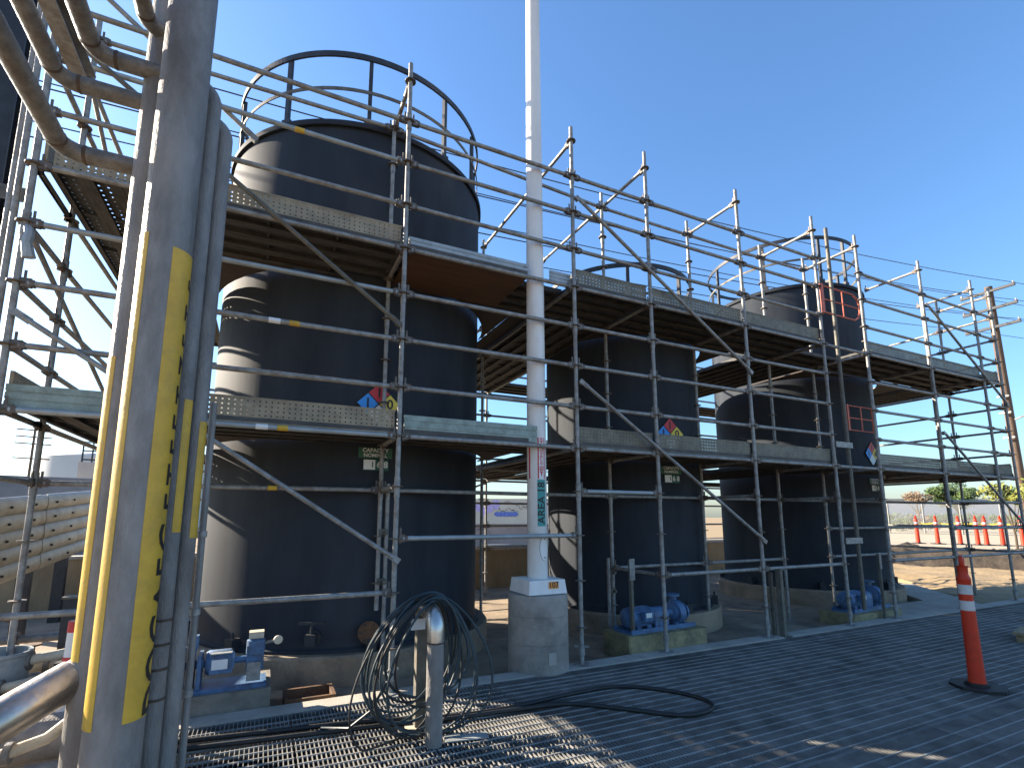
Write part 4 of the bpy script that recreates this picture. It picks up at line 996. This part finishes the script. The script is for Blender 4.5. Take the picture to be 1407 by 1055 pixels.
# ------------------------------------------------------------------ background right
ddef = [64.17,65.48,66.92,67.99,68.52,69.46,70.61]
order = ['first','second','third','fourth','fifth','sixth','seventh']
prev = None
for i, a in enumerate(ddef):
    x, y = 29*math.sin(rad(a)), 29*math.cos(rad(a))
    if i == 0:
        dd = delineator((x,y,0.455), '', 'delineators along the road', True); proto = dd
    else:
        dd = copy_tree(proto)
        dd.location = (x,y,0.455)
    dd.scale = (1.3,1.3,1.0)
    dd['label'] = 'distant orange delineator by the road, %s from the far tank' % order[i]
    p = Vector((x,y,1.35))
    if prev is not None:
        mid = (p+prev)/2-Vector((0,0,0.05))
        tp = MB(); 
        for pa, pb_ in ((prev,mid),(mid,p)):
            dv = Vector((0,0,0.022)); nn = Vector((0.004,-0.004,0))
            tp.add([pa-dv,pb_-dv,pb_+dv,pa+dv,pa-dv+nn,pb_-dv+nn,pb_+dv+nn,pa+dv+nn], [(0,1,2,3),(7,6,5,4),(0,4,5,1),(3,2,6,7)])
        tag(tp.build('barrier_tape', 'tape_yellow'), 'yellow tape strung between the %s and %s distant delineators' % (order[i-1], order[i]), 'tape', 'barrier tapes')
    prev = p
fe = thing('chain_link_fence', 'tall chain-link fence beyond the distant delineators', 'fence', (0,0,0))
fa, fb = Vector((38.5,24.5,0.45)), Vector((44.5,10.5,0.45))
L = (fb-fa).length
Mf = along(fa, fb); fe.matrix_world = Mf
k = 9
for i in range(k): MB().tube((L*i/(k-1),0,0),(L*i/(k-1),0,2.15),0.035,10).build('fence_post', 'galvanised', fe)
MB().tube((0,0,2.12),(L,0,2.12),0.022,8).build('top_rail', 'galvanised', fe)
MB().box((0,-0.002,0.05),(L,0.002,2.1)).build('wire_mesh', 'chain_link', fe)
# shrubs, trees
def crown_mesh(rx, ry, rz, n, size, m_, seed, lumps=9):
    r = random.Random(seed); b = MB()
    cs = [(Vector((r.uniform(-0.6,0.6)*rx, r.uniform(-0.6,0.6)*ry, r.uniform(-0.45,0.6)*rz)), r.uniform(0.35,0.6)) for _ in range(lumps)]
    for _ in range(n):
        c, k = r.choice(cs)
        d = Vector((r.gauss(0,1), r.gauss(0,1), r.gauss(0,1))).normalized()
        p = c+Vector((d.x*rx, d.y*ry, d.z*rz))*k*(r.random()**0.35)
        s = size*r.uniform(0.6,1.3)
        u = Vector((r.gauss(0,1), r.gauss(0,1), r.gauss(0,1))).normalized(); w = u.orthogonal().normalized()
        b.add([p-u*s, p+w*s*0.5, p+u*s, p-w*s*0.5], [(0,1,2,3)])
    return b.mesh('crown', m_)
def tree(name, label, loc, h, rx, rz, m_, n, size, seed, trunk_r=0.15, group='trees beyond the fence'):
    t = thing(name, label, 'tree', loc, 0, group)
    r = random.Random(seed)
    MB().poly([Vector((0,0,-0.3)),Vector((0.05,0,h*0.35)),Vector((0,0.08,h*0.75))], trunk_r, 8, r2=trunk_r*0.4).build('trunk', 'bark', t)
    for q in range(4):
        a = r.uniform(0,6.28)
        MB().poly([Vector((0.04,0,h*0.4)),Vector((math.cos(a)*rx*0.35,math.sin(a)*rx*0.35,h*0.65)),Vector((math.cos(a)*rx*0.65,math.sin(a)*rx*0.65,h*0.85))],trunk_r*0.5,6,r2=trunk_r*0.12).build('limb', 'bark', t)
    obj('crown', crown_mesh(rx, rx, rz, n, size, m_, seed), t, (0,0,h-rz*0.6))
    return t
def pol(a, r, z): return (r*math.sin(rad(a)), r*math.cos(rad(a)), z)
tree('shade_tree', 'round dense green tree beyond the fence', pol(67.0,68,0.4), 4.2, 2.7, 1.5, 'leaf_green', 5000, 0.13, 11)
tree('shade_tree', 'sparse brownish tree beyond the fence close to the far tank', pol(64.4,66,0.4), 3.5, 1.5, 0.8, 'leaf_brown', 1300, 0.11, 13)
tree('shade_tree', 'green tree beyond the fence at the right edge', pol(71.2,62,0.4), 3.6, 1.7, 1.2, 'leaf_green', 2600, 0.12, 14)
tree('street_tree', 'thin yellow-green tree with big leaves near the scaffold end', pol(70.2,24.5,0.0), 2.75, 0.85, 0.55, 'leaf_yellow', 420, 0.10, 15, 0.05, None)
for i in range(10):
    a = 62.6+i*0.98
    s_ = thing('shrub', 'low shrub along the fence, %s from the far tank' % ['first','second','third','fourth','fifth','sixth','seventh','eighth','ninth','tenth'][i], 'shrub', pol(a,52,0.4), 0, 'shrubs along the fence')
    obj('foliage', crown_mesh(1.0,0.8,0.75,700,0.10,rnd.choice(('leaf_dark','leaf_brown','leaf_green')),30+i), s_, (0,0,0.75))
wbl = thing('warehouse', 'white low warehouse far behind the fence', 'building', pol(65.5,92,0.4), rad(-25))
MB().box((-15,-4,0),(9,4,3.3)).build('wall', 'far_white', wbl); MB().box((-15.2,-4.2,3.301),(9.2,4.2,3.5)).build('roof', 'grey_block', wbl)
# utility pole and wires
UP = Vector((32.05, 11.15, 0.3))
up_ = thing('utility_pole', 'weathered wooden utility pole with three crossarms at the right edge', 'utility pole', UP)
MB().poly([Vector((0.35,-0.02,-0.5)),Vector((0.2,0,5)),Vector((0,0,12.66))], 0.20, 16, r2=0.155).build('pole_shaft', 'pole_wood', up_)
arms = [12.35, 11.45, 10.5]
for z in arms:
    am = MB().box((-0.06,-1.05,z-0.06),(0.06,1.05,z+0.06)).build('crossarm', 'steel_dark', up_, (-0.22,0,0))
    for y in (-1.0,1.0): MB().lathe([(0.03,z+0.061),(0.05,z+0.10),(0.03,z+0.13),(0.045,z+0.17),(0.0,z+0.2)],10,c=(0,y,0),cap=False).build('insulator', 'grey_block', am)
for z in (7.0,6.2,5.0): MB().box((-0.25,-0.22,z),(-0.15,0.22,z+0.08)).build('band', 'galvanised', up_)
MB().poly([Vector((0.1,-0.2,5.9)),Vector((0.1,-0.9,6.15)),Vector((0.1,-1.5,6.2))],0.04,8).build('lamp_arm', 'galvanised', up_); MB().boxc((0.1,-1.7,6.2),(0.2,0.5,0.12)).build('lamp_head', 'steel_dark', up_)
wi = 0
for z in arms:
    for y in (-0.95, 0.8):
        pts = []
        sag = 3.25 if y < 0 else 2.75
        for i in range(41):
            x = -60+(UP.x-0.22+60)*i/40
            pts.append(Vector((x, UP.y+y, UP.z+z+0.15-sag*(1-((x+14)/(46))**2))))
        nm = ['top','middle','lowest'][arms.index(z)]
        pts.append(Vector((UP.x+40, UP.y+y-9, UP.z+z-1.4)))
        tag(MB().poly(pts, 0.013, 6).build('power_line', 'wire'), '%s power line on the %s side of the utility pole, crossing behind the tanks' % (nm, 'near' if y < 0 else 'far'), 'wire', 'power lines')

# ------------------------------------------------------------------ background centre: graffiti wall seen between tank and pole
gw = thing('graffiti_wall', 'cream wall with purple and blue graffiti seen between the large tank and white pole', 'wall', (19, 41, 0), rad(-25))
MB().box((-14,-0.2,-0.9),(14,0.2,3.15)).build('wall', 'cream_wall', gw)
gr_ = random.Random(5)
def blob(cx_, cz, rx, rz, m_, nm, n=22, off=0.21):
    pts = [(cx_+rx*math.cos(2*PI*i/n)*gr_.uniform(0.85,1.1), cz+rz*math.sin(2*PI*i/n)*gr_.uniform(0.8,1.15)) for i in range(n)]
    b = MB(); b.add([(x,-off,z) for x,z in pts]+[(x,-off+0.008,z) for x,z in pts], [tuple(range(n))]+[(i,n+i,n+(i+1)%n,(i+1)%n) for i in range(n)]); b.build(nm, m_, gw)
for q in range(4): blob(-1.9+q*0.5, 2.3+gr_.uniform(-0.25,0.35), 0.34, 0.42, 'graffiti_purple', 'graffiti_paint', off=0.21+0.01*q)
for q in range(6): blob(-0.3+q*0.32, 1.80, 0.26, 0.22, 'graffiti_blue', 'graffiti_paint', off=0.21+0.01*q)
for q in range(10):
    x0 = -0.6+q*0.32; z0 = 2.3+gr_.uniform(-0.3,0.6)
    b = MB().poly([Vector((x0+0.12*k, -0.215, z0+gr_.uniform(-0.16,0.16))) for k in range(6)], 0.018, 6); b.build('graffiti_line', 'graffiti_ink', gw)
yd = tag(MB().box((-14,-0.15,-0.9),(14,0.15,1.05)).build('low_wall', 'grey_wall', None, (16.6,36,0), rot=(0,0,rad(-25))), 'low grey wall in front of the graffiti wall', 'wall')
for q in range(4):
    v = thing('parked_trailer', 'pale flat trailer parked beyond the containment wall, %s from the large tank' % ['first','second','third','fourth'][q], 'trailer', (8.2+q*1.9, 22.5-q*0.9, -0.9), rad(-25), 'trailers in the yard')
    MB().box((-0.8,-0.5,0.75),(0.8,0.5,0.90)).build('bed', 'far_white', v); MB().box((-0.8,-0.5,1.2),(0.8,-0.46,1.26)).build('side_rail', 'far_white', v)
    for x in (-0.75,-0.25,0.25,0.75): MB().box((x-0.03,-0.5,0.901),(x+0.03,-0.46,1.199)).build('stake', 'far_white', v)
    for x in (-0.4,0.4):
        MB().lathe([(0.0,-0.1),(0.36,-0.1),(0.38,-0.06),(0.38,0.06),(0.36,0.1),(0.0,0.1)],18,c=(x,-0.4,0.38),axis='Y',cap=False).build('wheel', 'rubber', v)

# unseen block building added behind the large tank to shade the far tank
shade_blk = thing('shade_block', 'plain block building added out of view behind the large tank as sun blocker', 'building', (3.2, 14.4, -0.9))
MB().box((-1.6,-1.2,0),(1.65,1.2,7.2)).build('wall', 'grey_block', shade_blk); MB().box((-1.75,-1.35,7.201),(1.8,1.35,7.4)).build('roof', 'grey_wall', shade_blk)
MB().box((-0.5,-1.24,0),(0.5,-1.203,2.1)).build('door', 'steel_dark', shade_blk)
# ------------------------------------------------------------------ background left
gb = thing('guardrail_stack', 'stack of five weathered rounded guardrail beams sloping up at the left', 'guardrail', (0,0,0))
A0, B0 = Vector((-2.80, 8.02, 0)), Vector((-2.70, 11.3, 0))
for q in range(5):
    za, zb_ = 1.72-q*0.20, 1.97-q*0.20
    nseg = 5
    for s_ in range(nseg):
        t0, t1 = s_/nseg-0.12, (s_+1)/nseg
        pa = A0.lerp(B0, t0-0.12); pb_ = A0.lerp(B0, t1-0.10)
        pa.z = za+(zb_-za)*(t0-0.12); pb_.z = za+(zb_-za)*(t1-0.10)
        d = (pb_-pa).normalized(); out = Vector((1,0,0)); out = (out-d*out.dot(d)).normalized(); uu = d.cross(out)
        if uu.z < 0: uu = -uu
        b = MB(); n = 10; vs_ = []
        rr = 0.108+0.006*(s_ % 2)
        for e, pp in ((0,pa),(1,pb_)):
            for i in range(n+1):
                a = -PI/2+PI*i/n
                ext = -0.14*math.cos(a) if e == 0 else 0
                vs_.append(pp+uu*rr*math.sin(a)+out*rr*0.72*math.cos(a)+d*ext)
        b.add(vs_, [(i,i+1,n+2+i,n+1+i) for i in range(n)]+[tuple(range(n,-1,-1)), tuple(range(n+1,2*n+2))])
        bmo = b.build('guardrail_beam', 'guardrail', gb)
        c = pa+d*0.12+out*rr*0.72
        MB().boxc(c+out*0.006,(0.03,0.03,0.03)).build('bolt', 'steel_dark', bmo)
for t in (0.12,0.5,0.9):
    c = A0.lerp(B0,t); MB().box((c.x-0.35,c.y-0.06,-0.1),(c.x-0.2,c.y+0.06,1.3+0.6*t)).build('prop_post', 'steel_dark', gb)
gwl = tag(MB().box((-16,-0.2,-0.9),(7.0,0.2,3.95)).build('boundary_wall', 'grey_wall', None, (-15.5,38.5,0), rot=(0,0,rad(17))), 'dark grey block boundary wall far left below the pale tank', 'wall')
ft = thing('water_tank', 'large pale round tank on the horizon at the left', 'tank', (-17.1, 95, 0))
MB().lathe([(12.5,-1),(12.5,9.6),(12.3,9.8),(0,10.9)], 64, cap=False).build('shell', 'far_tank', ft)
pb2 = thing('plant_building', 'small beige block building with a cage ladder frame on its roof', 'building', pol(-13.9,45,-0.9), rad(10))
MB().box((-0.75,-1,0),(2.2,1,6.1)).build('wall', 'grey_block', pb2)
cg = MB()
for x in (-0.62,-0.1,0.4):
    for y in (-0.9,-0.3): cg.tube((x,y,6.1),(x,y,7.5),0.03,6)
for z in (6.3,6.9,7.5): cg.tube((-0.62,-0.9,z),(0.4,-0.9,z),0.03,6); cg.tube((-0.62,-0.3,z),(0.4,-0.3,z),0.03,6)
cg.build('roof_cage', 'steel_dark', pb2)
lp2 = thing('utility_pole', 'distant utility pole with four crossarms at the left', 'utility pole', (-21.6, 66.5, -0.9))
MB().tube((0,0,0),(0,0,11.4),0.14,10,r2=0.10).build('pole_shaft', 'pole_wood', lp2)
for z in (11.1,10.4,9.7,8.2): MB().box((-1.4,-0.06,z),(1.4,0.06,z+0.12)).build('crossarm', 'pole_wood', lp2, rot=(0,0,rad(20)))
